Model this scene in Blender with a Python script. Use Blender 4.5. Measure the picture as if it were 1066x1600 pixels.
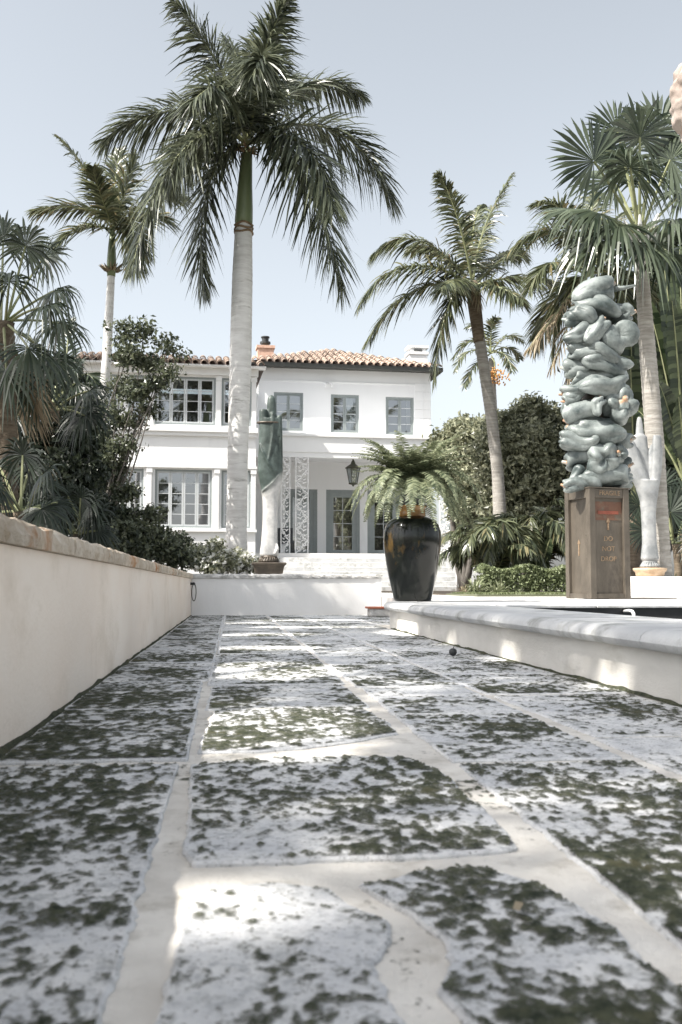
import bpy, math, random
import numpy as np
from mathutils import Vector, Matrix

# ------------------------------------------------------------------ camera, sky, sun, exposure
scene = bpy.context.scene
for o in list(bpy.data.objects):
    bpy.data.objects.remove(o)
COL = scene.collection

FPX = 35 / 36 * 1600                     # focal length in pixels of the 1066 x 1600 photograph
PITCH = math.atan(116 / FPX)
YAW = math.atan(171 * math.cos(PITCH) / FPX)
CAMH = 0.45
cam_data = bpy.data.cameras.new('camera')
cam = bpy.data.objects.new('camera', cam_data)
COL.objects.link(cam)
cam_data.sensor_fit = 'VERTICAL'
cam_data.sensor_height = 36
cam_data.sensor_width = 24
cam_data.lens = 35
cam_data.clip_start = 0.05
cam_data.clip_end = 3000
cam_data.dof.use_dof = True
cam_data.dof.focus_distance = 10.0
cam_data.dof.aperture_fstop = 7.0
cam.location = (0, 0, CAMH)
cam.rotation_euler = (math.pi / 2 + PITCH, 0, -YAW)
scene.camera = cam

SUN_H = Vector((-0.92, -0.39)).normalized()
SUN_EL = math.radians(48)
world = bpy.data.worlds.new('World')
scene.world = world
world.use_nodes = True
wn, wl = world.node_tree.nodes, world.node_tree.links
wn.clear()
w_out = wn.new('ShaderNodeOutputWorld')
w_bg = wn.new('ShaderNodeBackground')
w_sky = wn.new('ShaderNodeTexSky')
w_hsv = wn.new('ShaderNodeHueSaturation')
w_sky.sky_type = 'NISHITA'
w_sky.sun_disc = False
w_sky.sun_elevation = SUN_EL
w_sky.sun_rotation = math.atan2(SUN_H.x, SUN_H.y)
w_sky.air_density = 1.0
w_sky.dust_density = 3.0
w_sky.ozone_density = 1.0
w_hsv.inputs['Saturation'].default_value = 0.32
w_hsv.inputs['Hue'].default_value = 0.485
w_bg.inputs['Strength'].default_value = 0.135
wl.new(w_sky.outputs['Color'], w_hsv.inputs['Color'])
wl.new(w_hsv.outputs['Color'], w_bg.inputs['Color'])
wl.new(w_bg.outputs['Background'], w_out.inputs['Surface'])

sun_data = bpy.data.lights.new('sun', 'SUN')
sun_data.energy = 4.9
sun_data.angle = math.radians(0.53)
sun_data.color = (1.0, 0.95, 0.87)
sun = bpy.data.objects.new('sun', sun_data)
COL.objects.link(sun)
SUN_DIR = Vector((SUN_H.x * math.cos(SUN_EL), SUN_H.y * math.cos(SUN_EL), math.sin(SUN_EL)))
sun.rotation_euler = SUN_DIR.to_track_quat('Z', 'Y').to_euler()
sun.location = (-20, -12, 30)

vs = scene.view_settings
vs.view_transform = 'Standard'
vs.look = 'None'
vs.exposure = 0.92
vs.gamma = 1.0
vs.use_curve_mapping = False

# ------------------------------------------------------------------ camera geometry: pixel of the photograph -> point
CAMROT = Matrix.Rotation(-YAW, 3, 'Z') @ Matrix.Rotation(math.pi / 2 + PITCH, 3, 'X')

def ray(px, py):
    return CAMROT @ Vector(((px - 533) / FPX, -(py - 800) / FPX, -1.0))

def U(px, py, Y):
    d = ray(px, py)
    return Vector((0, 0, CAMH)) + d * (Y / d.y)

def G(px, py, z=0.0):
    d = ray(px, py)
    return Vector((0, 0, CAMH)) + d * ((z - CAMH) / d.z)

# ------------------------------------------------------------------ mesh helpers
def rng(seed):
    return np.random.default_rng(seed)

def norm(a):
    return a / np.maximum(np.linalg.norm(a, axis=-1, keepdims=True), 1e-9)

class MB:
    """collects faces, builds ONE mesh object"""
    def __init__(self):
        self.v = []; self.f = []; self.m = []; self.n = 0
    def add(self, verts, faces, mi=0):
        verts = np.asarray(verts, dtype=float).reshape(-1, 3)
        self.v.append(verts)
        n = self.n
        if isinstance(faces, np.ndarray):
            faces = (faces + n).tolist()
        else:
            faces = [[i + n for i in fc] for fc in faces]
        self.f.extend(faces)
        self.m.extend([mi] * len(faces))
        self.n += len(verts)
        return self
    def box(self, x0, x1, y0, y1, z0, z1, mi=0):
        v = [(x0,y0,z0),(x1,y0,z0),(x1,y1,z0),(x0,y1,z0),(x0,y0,z1),(x1,y0,z1),(x1,y1,z1),(x0,y1,z1)]
        return self.add(v, [(0,3,2,1),(4,5,6,7),(0,1,5,4),(1,2,6,5),(2,3,7,6),(3,0,4,7)], mi)
    def tube(self, pts, rad, n=8, mi=0, cap=True, ex=1.0):
        pts = np.asarray([tuple(p) for p in pts], dtype=float)
        rad = np.broadcast_to(np.asarray(rad, dtype=float), (len(pts),))
        T = norm(np.gradient(pts, axis=0))
        ref = np.array([0, 0, 1.0]) if abs(T[0][2]) < .85 else np.array([1.0, 0, 0])
        V = []
        a = norm(np.cross(T[0], ref)[None])[0]
        ang = np.arange(n) / n * 2 * np.pi
        for i in range(len(pts)):
            a = a - T[i] * np.dot(a, T[i]); a = a / np.linalg.norm(a)
            b = np.cross(T[i], a)
            V.append(pts[i] + rad[i] * (np.cos(ang)[:, None] * a + np.sin(ang)[:, None] * b * ex))
        V = np.concatenate(V)
        F = []
        for i in range(len(pts) - 1):
            for k in range(n):
                k2 = (k + 1) % n
                F.append((i*n+k, i*n+k2, (i+1)*n+k2, (i+1)*n+k))
        if cap:
            F.append(tuple(range(n - 1, -1, -1)))
            F.append(tuple((len(pts)-1)*n + k for k in range(n)))
        return self.add(V, F, mi)
    def lathe(self, prof, n=32, c=(0, 0, 0), mi=0, sx=1.0, sy=1.0):
        ang = np.arange(n) / n * 2 * np.pi
        V = []
        for r, z in prof:
            V.append(np.stack([c[0] + r*sx*np.cos(ang), c[1] + r*sy*np.sin(ang), np.full(n, c[2] + z)], 1))
        V = np.concatenate(V); F = []
        for i in range(len(prof) - 1):
            for k in range(n):
                k2 = (k + 1) % n
                F.append((i*n+k, i*n+k2, (i+1)*n+k2, (i+1)*n+k))
        F.append(tuple(range(n - 1, -1, -1)))
        F.append(tuple((len(prof)-1)*n + k for k in range(n)))
        return self.add(V, F, mi)
    def build(self, name, mats, parent=None, smooth=False, loc=None):
        me = bpy.data.meshes.new(name)
        V = np.concatenate(self.v)
        if loc is not None:
            V = V - np.array(loc)
        me.from_pydata(V.tolist(), [], self.f)
        if not isinstance(mats, (list, tuple)):
            mats = [mats]
        for m in mats:
            me.materials.append(m)
        if len(mats) > 1:
            me.polygons.foreach_set('material_index', self.m)
        if smooth:
            me.polygons.foreach_set('use_smooth', [True] * len(me.polygons))
        me.update()
        o = bpy.data.objects.new(name, me)
        COL.objects.link(o)
        if loc is not None:
            o.location = loc
        if parent is not None:
            o.parent = parent
        return o

def tag(o, label, cat, group=None):
    o['label'] = label
    o['category'] = cat
    o['kind'] = 'thing'
    if group:
        o['group'] = group
    return o

def structure(o):
    o['kind'] = 'structure'
    return o

def thing(name, loc, label, cat, group=None, rz=0.0):
    o = bpy.data.objects.new(name, None)
    COL.objects.link(o)
    o.location = loc
    o.rotation_euler = (0, 0, rz)
    o.empty_display_size = 0.2
    return tag(o, label, cat, group)

def place(o, root):
    """parent a world-space mesh to a thing whose Empty sits elsewhere"""
    o.parent = root
    o.matrix_parent_inverse = Matrix.Translation(root.location).inverted() if root.rotation_euler.z == 0 else \
        (Matrix.Translation(root.location) @ Matrix.Rotation(root.rotation_euler.z, 4, 'Z')).inverted()
    return o

def smooth_by_angle(o, deg=35):
    me = o.data
    me.polygons.foreach_set('use_smooth', [True] * len(me.polygons))
    try:
        me.set_sharp_from_angle(angle=math.radians(deg))
    except Exception:
        pass

def bevel(o, w, seg=2):
    m = o.modifiers.new('bevel', 'BEVEL'); m.width = w; m.segments = seg; m.limit_method = 'ANGLE'
    return o

# ------------------------------------------------------------------ value noise (numpy)
def vnoise(x, y, seed=0):
    xi = np.floor(x).astype(np.int64); yi = np.floor(y).astype(np.int64)
    xf = x - xi; yf = y - yi
    u = xf*xf*(3-2*xf); v = yf*yf*(3-2*yf)
    def hsh(a, b):
        n = (a * 374761393 + b * 668265263 + seed * 974634721) & 0xffffffff
        n = ((n ^ (n >> 13)) * 1274126177) & 0xffffffff
        return ((n ^ (n >> 16)) & 0xffff) / 65535.0
    return (hsh(xi, yi)*(1-u) + hsh(xi+1, yi)*u)*(1-v) + (hsh(xi, yi+1)*(1-u) + hsh(xi+1, yi+1)*u)*v

def fbm(x, y, seed=0, oct=4):
    s = 0; a = .5
    for k in range(oct):
        s = s + a * vnoise(x, y, seed + k * 17)
        x = x * 2.03 + 11.3; y = y * 2.03 + 5.7; a *= .5
    return s

# ------------------------------------------------------------------ materials
def new_mat(name):
    m = bpy.data.materials.new(name)
    m.use_nodes = True
    nt = m.node_tree
    b = nt.nodes['Principled BSDF']
    return m, nt, b

def c4(c):
    return (c[0], c[1], c[2], 1.0)

def surf(name, c1, c2=None, scale=4.0, rough=0.7, bump=0.0, bscale=None, metal=0.0, spec=0.5, c3=None, c3scale=1.5,
         c3range=(.5, .62), stretch=(1, 1, 1), detail=6, rnd=0.0, lo=.35, hi=.65, bdist=.02):
    """two-tone noise, optional third tone in patches, bump, optional random brightness per object"""
    m, nt, b = new_mat(name)
    N, L = nt.nodes, nt.links
    tc = N.new('ShaderNodeTexCoord'); mp = N.new('ShaderNodeMapping')
    mp.inputs['Scale'].default_value = stretch
    L.new(tc.outputs['Object'], mp.inputs['Vector'])
    col = None
    if c2 is not None:
        n1 = N.new('ShaderNodeTexNoise'); n1.inputs['Scale'].default_value = scale; n1.inputs['Detail'].default_value = detail
        n1.inputs['Roughness'].default_value = .62
        L.new(mp.outputs['Vector'], n1.inputs['Vector'])
        r = N.new('ShaderNodeValToRGB')
        r.color_ramp.elements[0].position = lo; r.color_ramp.elements[0].color = c4(c1)
        r.color_ramp.elements[1].position = hi; r.color_ramp.elements[1].color = c4(c2)
        L.new(n1.outputs['Fac'], r.inputs['Fac'])
        col = r.outputs['Color']
    if c3 is not None:
        n2 = N.new('ShaderNodeTexNoise'); n2.inputs['Scale'].default_value = c3scale; n2.inputs['Detail'].default_value = 8
        n2.inputs['Roughness'].default_value = .68
        L.new(mp.outputs['Vector'], n2.inputs['Vector'])
        r2 = N.new('ShaderNodeValToRGB')
        r2.color_ramp.elements[0].position = c3range[0]; r2.color_ramp.elements[0].color = (0, 0, 0, 1)
        r2.color_ramp.elements[1].position = c3range[1]; r2.color_ramp.elements[1].color = (1, 1, 1, 1)
        L.new(n2.outputs['Fac'], r2.inputs['Fac'])
        mx = N.new('ShaderNodeMix'); mx.data_type = 'RGBA'
        L.new(r2.outputs['Color'], mx.inputs['Factor'])
        if col is not None:
            L.new(col, mx.inputs['A'])
        else:
            mx.inputs['A'].default_value = c4(c1)
        mx.inputs['B'].default_value = c4(c3)
        col = mx.outputs['Result']
    if rnd > 0:
        oi = N.new('ShaderNodeObjectInfo')
        mr = N.new('ShaderNodeMapRange')
        mr.inputs['To Min'].default_value = 1 - rnd; mr.inputs['To Max'].default_value = 1 + rnd
        L.new(oi.outputs['Random'], mr.inputs['Value'])
        hs = N.new('ShaderNodeHueSaturation')
        L.new(mr.outputs['Result'], hs.inputs['Value'])
        if col is not None:
            L.new(col, hs.inputs['Color'])
        else:
            hs.inputs['Color'].default_value = c4(c1)
        col = hs.outputs['Color']
    if col is not None:
        L.new(col, b.inputs['Base Color'])
    else:
        b.inputs['Base Color'].default_value = c4(c1)
    b.inputs['Roughness'].default_value = rough
    b.inputs['Metallic'].default_value = metal
    b.inputs['Specular IOR Level'].default_value = spec
    if bump > 0:
        n3 = N.new('ShaderNodeTexNoise'); n3.inputs['Scale'].default_value = bscale or scale * 4; n3.inputs['Detail'].default_value = 8
        n3.inputs['Roughness'].default_value = .65
        L.new(mp.outputs['Vector'], n3.inputs['Vector'])
        bp = N.new('ShaderNodeBump'); bp.inputs['Strength'].default_value = bump; bp.inputs['Distance'].default_value = bdist
        L.new(n3.outputs['Fac'], bp.inputs['Height'])
        L.new(bp.outputs['Normal'], b.inputs['Normal'])
    return m

def leafmat(name, c1, c2, rough=.42, trans=.3, spec=.5, c3=None, c3p=.9):
    """leaf: random tone per leaf (mesh island), light passes through a little"""
    m, nt, b = new_mat(name)
    N, L = nt.nodes, nt.links
    g = N.new('ShaderNodeNewGeometry')
    r = N.new('ShaderNodeValToRGB')
    r.color_ramp.elements[0].color = c4(c1); r.color_ramp.elements[1].color = c4(c2)
    r.color_ramp.elements[1].position = .88 if c3 is not None else 1.0
    if c3 is not None:
        e = r.color_ramp.elements.new(c3p + .02); e.color = c4(c3)
    L.new(g.outputs['Random Per Island'], r.inputs['Fac'])
    L.new(r.outputs['Color'], b.inputs['Base Color'])
    b.inputs['Roughness'].default_value = rough
    b.inputs['Specular IOR Level'].default_value = spec
    if trans > 0:
        t = N.new('ShaderNodeBsdfTranslucent')
        hs = N.new('ShaderNodeHueSaturation'); hs.inputs['Value'].default_value = 1.5; hs.inputs['Hue'].default_value = .48
        L.new(r.outputs['Color'], hs.inputs['Color'])
        L.new(hs.outputs['Color'], t.inputs['Color'])
        ms = N.new('ShaderNodeMixShader'); ms.inputs['Fac'].default_value = trans
        out = N['Material Output']
        L.new(b.outputs['BSDF'], ms.inputs[1]); L.new(t.outputs['BSDF'], ms.inputs[2])
        L.new(ms.outputs['Shader'], out.inputs['Surface'])
    return m

def stone_slab_mat():
    """coquina paving: pale shell stone with pits, grey weathering and tan stains"""
    m, nt, b = new_mat('coquina_paving')
    N, L = nt.nodes, nt.links
    tc = N.new('ShaderNodeTexCoord')
    def noise(sc, det=8, ro=.65, stretch=None):
        n = N.new('ShaderNodeTexNoise'); n.inputs['Scale'].default_value = sc; n.inputs['Detail'].default_value = det
        n.inputs['Roughness'].default_value = ro
        if stretch:
            mp = N.new('ShaderNodeMapping'); mp.inputs['Scale'].default_value = stretch
            L.new(tc.outputs['Object'], mp.inputs['Vector']); L.new(mp.outputs['Vector'], n.inputs['Vector'])
        else:
            L.new(tc.outputs['Object'], n.inputs['Vector'])
        return n.outputs['Fac']
    def ramp(fac, p0, c0, p1, c1):
        r = N.new('ShaderNodeValToRGB')
        r.color_ramp.elements[0].position = p0; r.color_ramp.elements[0].color = c4(c0)
        r.color_ramp.elements[1].position = p1; r.color_ramp.elements[1].color = c4(c1)
        L.new(fac, r.inputs['Fac']); return r.outputs['Color']
    def mix(fac, a, bb):
        x = N.new('ShaderNodeMix'); x.data_type = 'RGBA'
        L.new(fac, x.inputs['Factor'])
        for s, k in ((a, 'A'), (bb, 'B')):
            if isinstance(s, tuple): x.inputs[k].default_value = c4(s)
            else: L.new(s, x.inputs[k])
        return x.outputs['Result']
    base = ramp(noise(3.2), .38, (.60, .61, .63), .62, (.80, .795, .785))
    col = mix(ramp(noise(38, 6), .52, (0, 0, 0), .68, (1, 1, 1)), base, (.44, .45, .46))       # grey speckle
    col = mix(ramp(noise(2.1, 5), .62, (0, 0, 0), .74, (.6, .6, .6)), col, (.56, .50, .42))    # tan stain
    col = mix(ramp(noise(11, 10, .78), .52, (0, 0, 0), .66, (.8, .8, .8)), col, (.34, .35, .345))
    col = mix(ramp(noise(120, 3, .6), .60, (0, 0, 0), .68, (.8, .8, .8)), col, (.16, .16, .15))    # old algae film
    L.new(col, b.inputs['Base Color'])
    b.inputs['Roughness'].default_value = .85
    b.inputs['Specular IOR Level'].default_value = .25
    bp = N.new('ShaderNodeBump'); bp.inputs['Strength'].default_value = .7; bp.inputs['Distance'].default_value = .012
    L.new(noise(70, 12, .75), bp.inputs['Height'])
    bp2 = N.new('ShaderNodeBump'); bp2.inputs['Strength'].default_value = .55; bp2.inputs['Distance'].default_value = .03
    L.new(noise(9, 6, .6), bp2.inputs['Height']); L.new(bp.outputs['Normal'], bp2.inputs['Normal'])
    L.new(bp2.outputs['Normal'], b.inputs['Normal'])
    return m

def glass_mat(name, tint, fac):
    m, nt, b = new_mat(name)
    N, L = nt.nodes, nt.links
    gl = N.new('ShaderNodeBsdfGlossy'); gl.inputs['Roughness'].default_value = .02
    gl.inputs['Color'].default_value = (.95, .97, 1, 1)
    tr = N.new('ShaderNodeBsdfTransparent'); tr.inputs['Color'].default_value = c4(tint)
    ms = N.new('ShaderNodeMixShader'); ms.inputs['Fac'].default_value = fac
    L.new(tr.outputs['BSDF'], ms.inputs[1]); L.new(gl.outputs['BSDF'], ms.inputs[2])
    L.new(ms.outputs['Shader'], N['Material Output'].inputs['Surface'])
    N.remove(b)
    return m

MT = {}
MT['slab'] = stone_slab_mat()
MT['mortar'] = surf('mortar', (.57, .54, .495), (.73, .70, .65), scale=5, rough=.92, bump=.7, bscale=90, c3=(.40, .37, .32), c3scale=9, c3range=(.52, .72), bdist=.008)
MT['stucco_cream'] = surf('cream_stucco', (.84, .725, .62), (.88, .785, .69), scale=1.2, rough=.9, bump=.35, bscale=28, c3=(.66, .56, .45), c3scale=1.3, c3range=(.52, .80), stretch=(1, 1, 1.6), bdist=.008)
MT['stucco_white'] = surf('white_stucco', (.74, .73, .71), (.80, .79, .78), scale=.8, rough=.88, bump=.25, bscale=22, c3=(.62, .61, .59), c3scale=.7, c3range=(.58, .8), stretch=(1, 1, .5), bdist=.01)
MT['house_white'] = surf('house_white_paint', (.78, .785, .79), (.83, .835, .84), scale=.5, rough=.85, bump=.2, bscale=14, c3=(.65, .66, .67), c3scale=.6, c3range=(.58, .8), stretch=(1, 1, .35), bdist=.012)
MT['trim_white'] = surf('white_trim_paint', (.80, .80, .80), (.76, .76, .76), scale=2, rough=.6)
MT['kerb'] = surf('kerb_stucco', (.56, .54, .50), (.66, .64, .60), scale=1.4, rough=.9, bump=.4, bscale=26, c3=(.42, .40, .35), c3scale=1.1, c3range=(.55, .75), stretch=(1, 1, 3), bdist=.01)
MT['coping'] = surf('cast_stone_coping', (.45, .455, .46), (.62, .62, .61), scale=2.2, rough=.85, bump=.5, bscale=32, c3=(.27, .27, .25), c3scale=4.5, c3range=(.52, .70), bdist=.015)
MT['coquina'] = surf('rust_stained_coquina', (.52, .42, .31), (.70, .62, .52), scale=9, rough=.9, bump=1.0, bscale=30, c3=(.46, .22, .09), c3scale=2.6, c3range=(.56, .67), rnd=.1, bdist=.03)
MT['coquina_white'] = surf('grey_coquina', (.46, .45, .43), (.70, .69, .67), scale=9, rough=.9, bump=1.0, bscale=30, c3=(.28, .28, .26), c3scale=5, c3range=(.56, .66), rnd=.08, bdist=.03)
MT['terrace'] = surf('terrace_concrete', (.58, .57, .55), (.68, .67, .65), scale=1.2, rough=.9, bump=.3, bscale=30, c3=(.46, .45, .43), c3scale=.8, c3range=(.55, .75), bdist=.006)
MT['soil'] = surf('garden_soil', (.05, .04, .03), (.10, .08, .06), scale=6, rough=.95, bump=.6, bscale=30)
MT['ground'] = surf('dry_grass_ground', (.09, .10, .06), (.15, .15, .10), scale=.6, rough=.95, bump=.3, bscale=12)
MT['moss'] = surf('moss', (.028, .036, .024), (.098, .104, .066), scale=40, rough=.95, bump=.8, bscale=220, spec=.1, c3=(.13, .115, .06), c3scale=4, c3range=(.56, .72), bdist=.01)
def moss_edges(m):
    # from a thin grey-green film on the stone to dark cushions, crumbling at the rim
    nt = m.node_tree; N, L = nt.nodes, nt.links; pb = N['Principled BSDF']
    at = N.new('ShaderNodeAttribute'); at.attribute_name = 'thick'
    tc = N.new('ShaderNodeTexCoord')
    n = N.new('ShaderNodeTexNoise'); n.inputs['Scale'].default_value = 150; n.inputs['Detail'].default_value = 5; n.inputs['Roughness'].default_value = .7
    L.new(tc.outputs['Object'], n.inputs['Vector'])
    a = N.new('ShaderNodeMath'); a.operation = 'MULTIPLY_ADD'; a.inputs[1].default_value = 4.6
    L.new(n.outputs['Fac'], a.inputs[0]); L.new(at.outputs['Fac'], a.inputs[2])
    r = N.new('ShaderNodeValToRGB')
    e = r.color_ramp.elements; e[0].position = .22; e[0].color = (0, 0, 0, 1); e[1].position = .62; e[1].color = (.92, .92, .92, 1)
    k = e.new(.40); k.color = (.42, .42, .42, 1)
    mr = N.new('ShaderNodeMapRange'); mr.inputs['From Min'].default_value = .5; mr.inputs['From Max'].default_value = 4.1
    L.new(a.outputs['Value'], mr.inputs['Value']); L.new(mr.outputs['Result'], r.inputs['Fac'])
    # colour: film, then moss
    old = pb.inputs['Base Color'].links[0].from_socket
    cm = N.new('ShaderNodeMix'); cm.data_type = 'RGBA'; cr = N.new('ShaderNodeMapRange')
    cr.inputs['From Min'].default_value = 1.6; cr.inputs['From Max'].default_value = 3.2
    L.new(a.outputs['Value'], cr.inputs['Value']); L.new(cr.outputs['Result'], cm.inputs['Factor'])
    cm.inputs['A'].default_value = (.22, .225, .19, 1); L.new(old, cm.inputs['B']); L.new(cm.outputs['Result'], pb.inputs['Base Color'])
    t = N.new('ShaderNodeBsdfTransparent'); ms = N.new('ShaderNodeMixShader')
    L.new(r.outputs['Color'], ms.inputs['Fac']); L.new(t.outputs['BSDF'], ms.inputs[1]); L.new(pb.outputs['BSDF'], ms.inputs[2])
    L.new(ms.outputs['Shader'], N['Material Output'].inputs['Surface'])
moss_edges(MT['moss'])
MT['pool_wall'] = surf('dark_pool_plaster', (.012, .013, .014), (.03, .03, .03), scale=5, rough=.4)
MT['water'] = surf('pool_water', (.01, .015, .017), rough=.04, bump=.12, bscale=6, c2=(.012, .018, .02))
MT['frame'] = surf('grey_green_frame', (.24, .27, .27), (.28, .31, .31), scale=3, rough=.55, rnd=.06)
MT['muntin'] = surf('pale_grey_muntin', (.50, .53, .54), (.55, .57, .58), scale=3, rough=.55)
MT['glass'] = glass_mat('window_glass', (.55, .6, .6), .34)
MT['room'] = surf('room_plaster', (.30, .29, .27), (.36, .35, .33), scale=2, rough=.9)
MT['tile'] = surf('clay_roof_tile', (.23, .165, .13), (.39, .305, .245), scale=6, rough=.85, bump=.3, bscale=40, rnd=.3, c3=(.26, .20, .16), c3scale=7, c3range=(.56, .7))
MT['deck'] = surf('roof_underlay', (.10, .08, .07), (.16, .12, .10), scale=4, rough=.9)
MT['fascia'] = surf('dark_eave_board', (.045, .05, .045), (.07, .07, .065), scale=3, rough=.7)
MT['brick'] = surf('chimney_brick', (.45, .28, .21), (.58, .40, .31), scale=9, rough=.9, bump=.4, bscale=30, rnd=.15)
MT['black'] = surf('black_iron', (.02, .022, .022), (.035, .037, .036), scale=8, rough=.5, bump=.1)
MT['verdigris_lamp'] = surf('aged_bronze_lantern', (.06, .065, .05), (.11, .11, .085), scale=12, rough=.55, metal=.3)
MT['trunk_royal'] = surf('royal_palm_bark', (.56, .55, .535), (.72, .715, .70), scale=2.5, rough=.85, bump=.4, bscale=9, stretch=(1, 1, 6), c3=(.36, .35, .33), c3scale=2.6, c3range=(.56, .7), bdist=.02)
MT['crownshaft'] = surf('green_crownshaft', (.13, .17, .09), (.22, .26, .14), scale=3, rough=.4, stretch=(1, 1, .25))
MT['trunk_grey'] = surf('grey_palm_bark', (.24, .225, .20), (.40, .38, .35), scale=3, rough=.9, bump=.7, bscale=7, stretch=(1, 1, 7), bdist=.03)
MT['trunk_brown'] = surf('brown_palm_bark', (.095, .072, .05), (.22, .175, .125), scale=4, rough=.9, bump=.8, bscale=9, stretch=(1, 1, 5), bdist=.04)
MT['bark'] = surf('shrub_bark', (.09, .08, .07), (.17, .155, .14), scale=6, rough=.9, bump=.5, bscale=18, stretch=(1, 1, .4))
MT['fibre'] = surf('brown_leaf_base_fibre', (.15, .10, .06), (.30, .21, .13), scale=9, rough=.9, bump=.5)
MT['leaf_royal'] = leafmat('royal_palm_leaflet', (.012, .020, .012), (.150, .168, .112), rough=.30, trans=.24, spec=.6)  # wide tone range puts shaded and sunlit contrast into the leaf colour
MT['leaf_coco'] = leafmat('coconut_leaflet', (.018, .028, .014), (.165, .185, .105), rough=.30, trans=.28, spec=.6, c3=(.22, .19, .10), c3p=.93)
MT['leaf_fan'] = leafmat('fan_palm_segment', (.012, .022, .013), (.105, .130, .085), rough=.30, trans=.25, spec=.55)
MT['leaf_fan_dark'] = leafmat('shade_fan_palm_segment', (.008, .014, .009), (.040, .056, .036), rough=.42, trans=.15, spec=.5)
MT['leaf_dry'] = leafmat('dry_palm_leaf', (.20, .16, .10), (.40, .34, .24), rough=.6, trans=.3)
MT['rachis'] = surf('palm_leaf_stalk', (.17, .19, .09), (.26, .27, .15), scale=6, rough=.5)
MT['leaf_shrub'] = leafmat('shrub_leaf', (.016, .025, .014), (.150, .170, .105), rough=.28, trans=.3, spec=.5)
MT['leaf_dark'] = leafmat('dark_shrub_leaf', (.008, .014, .009), (.055, .070, .042), rough=.42, trans=.15, spec=.45)
MT['leaf_olive'] = leafmat('olive_tree_leaf', (.055, .07, .04), (.43, .44, .31), rough=.32, trans=.34, spec=.5)
MT['leaf_hedge'] = leafmat('hedge_leaf', (.10, .13, .06), (.27, .31, .17), rough=.45, trans=.25)
MT['leaf_strap'] = leafmat('variegated_strap_leaf', (.14, .17, .09), (.34, .36, .24), rough=.45, trans=.25)
MT['leaf_fern'] = leafmat('fern_pinna', (.05, .072, .04), (.29, .32, .20), rough=.5, trans=.3, spec=.4)
MT['leaf_banana'] = leafmat('banana_blade', (.012, .022, .010), (.085, .11, .055), rough=.35, trans=.3)
MT['petal'] = leafmat('white_petal', (.70, .70, .66), (.80, .80, .76), rough=.6, trans=.3)
MT['grass'] = leafmat('grass_blade', (.09, .12, .05), (.22, .25, .13), rough=.55, trans=.3)
MT['fruit'] = surf('orange_palm_fruit', (.48, .22, .06), (.62, .33, .10), scale=20, rough=.5)
MT['jar'] = surf('black_glazed_jar', (.004, .005, .005), (.010, .012, .010), scale=7, rough=.09, bump=.10, bscale=7, spec=.38, c3=(.10, .06, .018), c3scale=3.0, c3range=(.57, .72), stretch=(1, 1, .5))  # brown streaks in the glaze colour imitate reflections
MT['jar_rim'] = surf('amber_glaze_rim', (.16, .075, .018), (.30, .16, .05), scale=6, rough=.18, c3=(.05, .025, .01), c3scale=5)
MT['patina'] = surf('pale_verdigris', (.055, .071, .069), (.265, .293, .284), scale=3.2, rough=.42, bump=.22, bscale=14, c3=(.05, .068, .068), c3scale=3.6, c3range=(.53, .70), metal=.0, bdist=.02)
MT['copper'] = surf('rust_orange_copper', (.30, .15, .07), (.42, .27, .18), scale=14, rough=.6, c3=(.30, .35, .34), c3scale=5, c3range=(.45, .58))
MT['bronze'] = surf('brown_bronze_crate', (.080, .068, .054), (.135, .115, .092), scale=4, rough=.5, bump=.25, bscale=18, metal=.25, c3=(.05, .043, .036), c3scale=2.2, c3range=(.54, .7), stretch=(1, 1, .5))
MT['letter'] = surf('worn_copper_lettering', (.24, .165, .10), (.34, .25, .165), scale=30, rough=.5, metal=.3, c3=(.2, .13, .08), c3scale=14)
MT['red_bar'] = surf('red_enamel_plate', (.15, .035, .02), (.22, .06, .035), scale=10, rough=.5)
MT['dark_plinth'] = surf('dark_bronze_plinth', (.055, .045, .035), (.11, .09, .07), scale=6, rough=.45, bump=.2, metal=.2)
MT['terracotta'] = surf('sandy_terracotta', (.38, .26, .16), (.52, .39, .27), scale=7, rough=.8, bump=.3)
MT['hand_pale'] = surf('pale_marble_hand', (.17, .18, .185), (.36, .365, .365), scale=3, rough=.55, bump=.15, bscale=12, c3=(.32, .34, .36), c3scale=2.2, c3range=(.54, .72))
MT['pink_stone'] = surf('pinkish_carved_stone', (.27, .215, .185), (.42, .36, .32), scale=2.2, rough=.75, bump=.3, bscale=7, c3=(.40, .27, .20), c3scale=4, c3range=(.55, .7))
MT['rope'] = surf('dark_rope', (.05, .045, .035), (.11, .10, .08), scale=40, rough=.9)
MT['chrome'] = surf('white_enamel_pipe', (.78, .78, .77), rough=.35)
MT['red_tile'] = surf('red_clay_tile', (.42, .13, .07), (.52, .20, .12), scale=12, rough=.7)
MT['shade_grey'] = surf('grey_cushion', (.05, .055, .06), (.09, .095, .1), scale=9, rough=.8)

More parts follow.
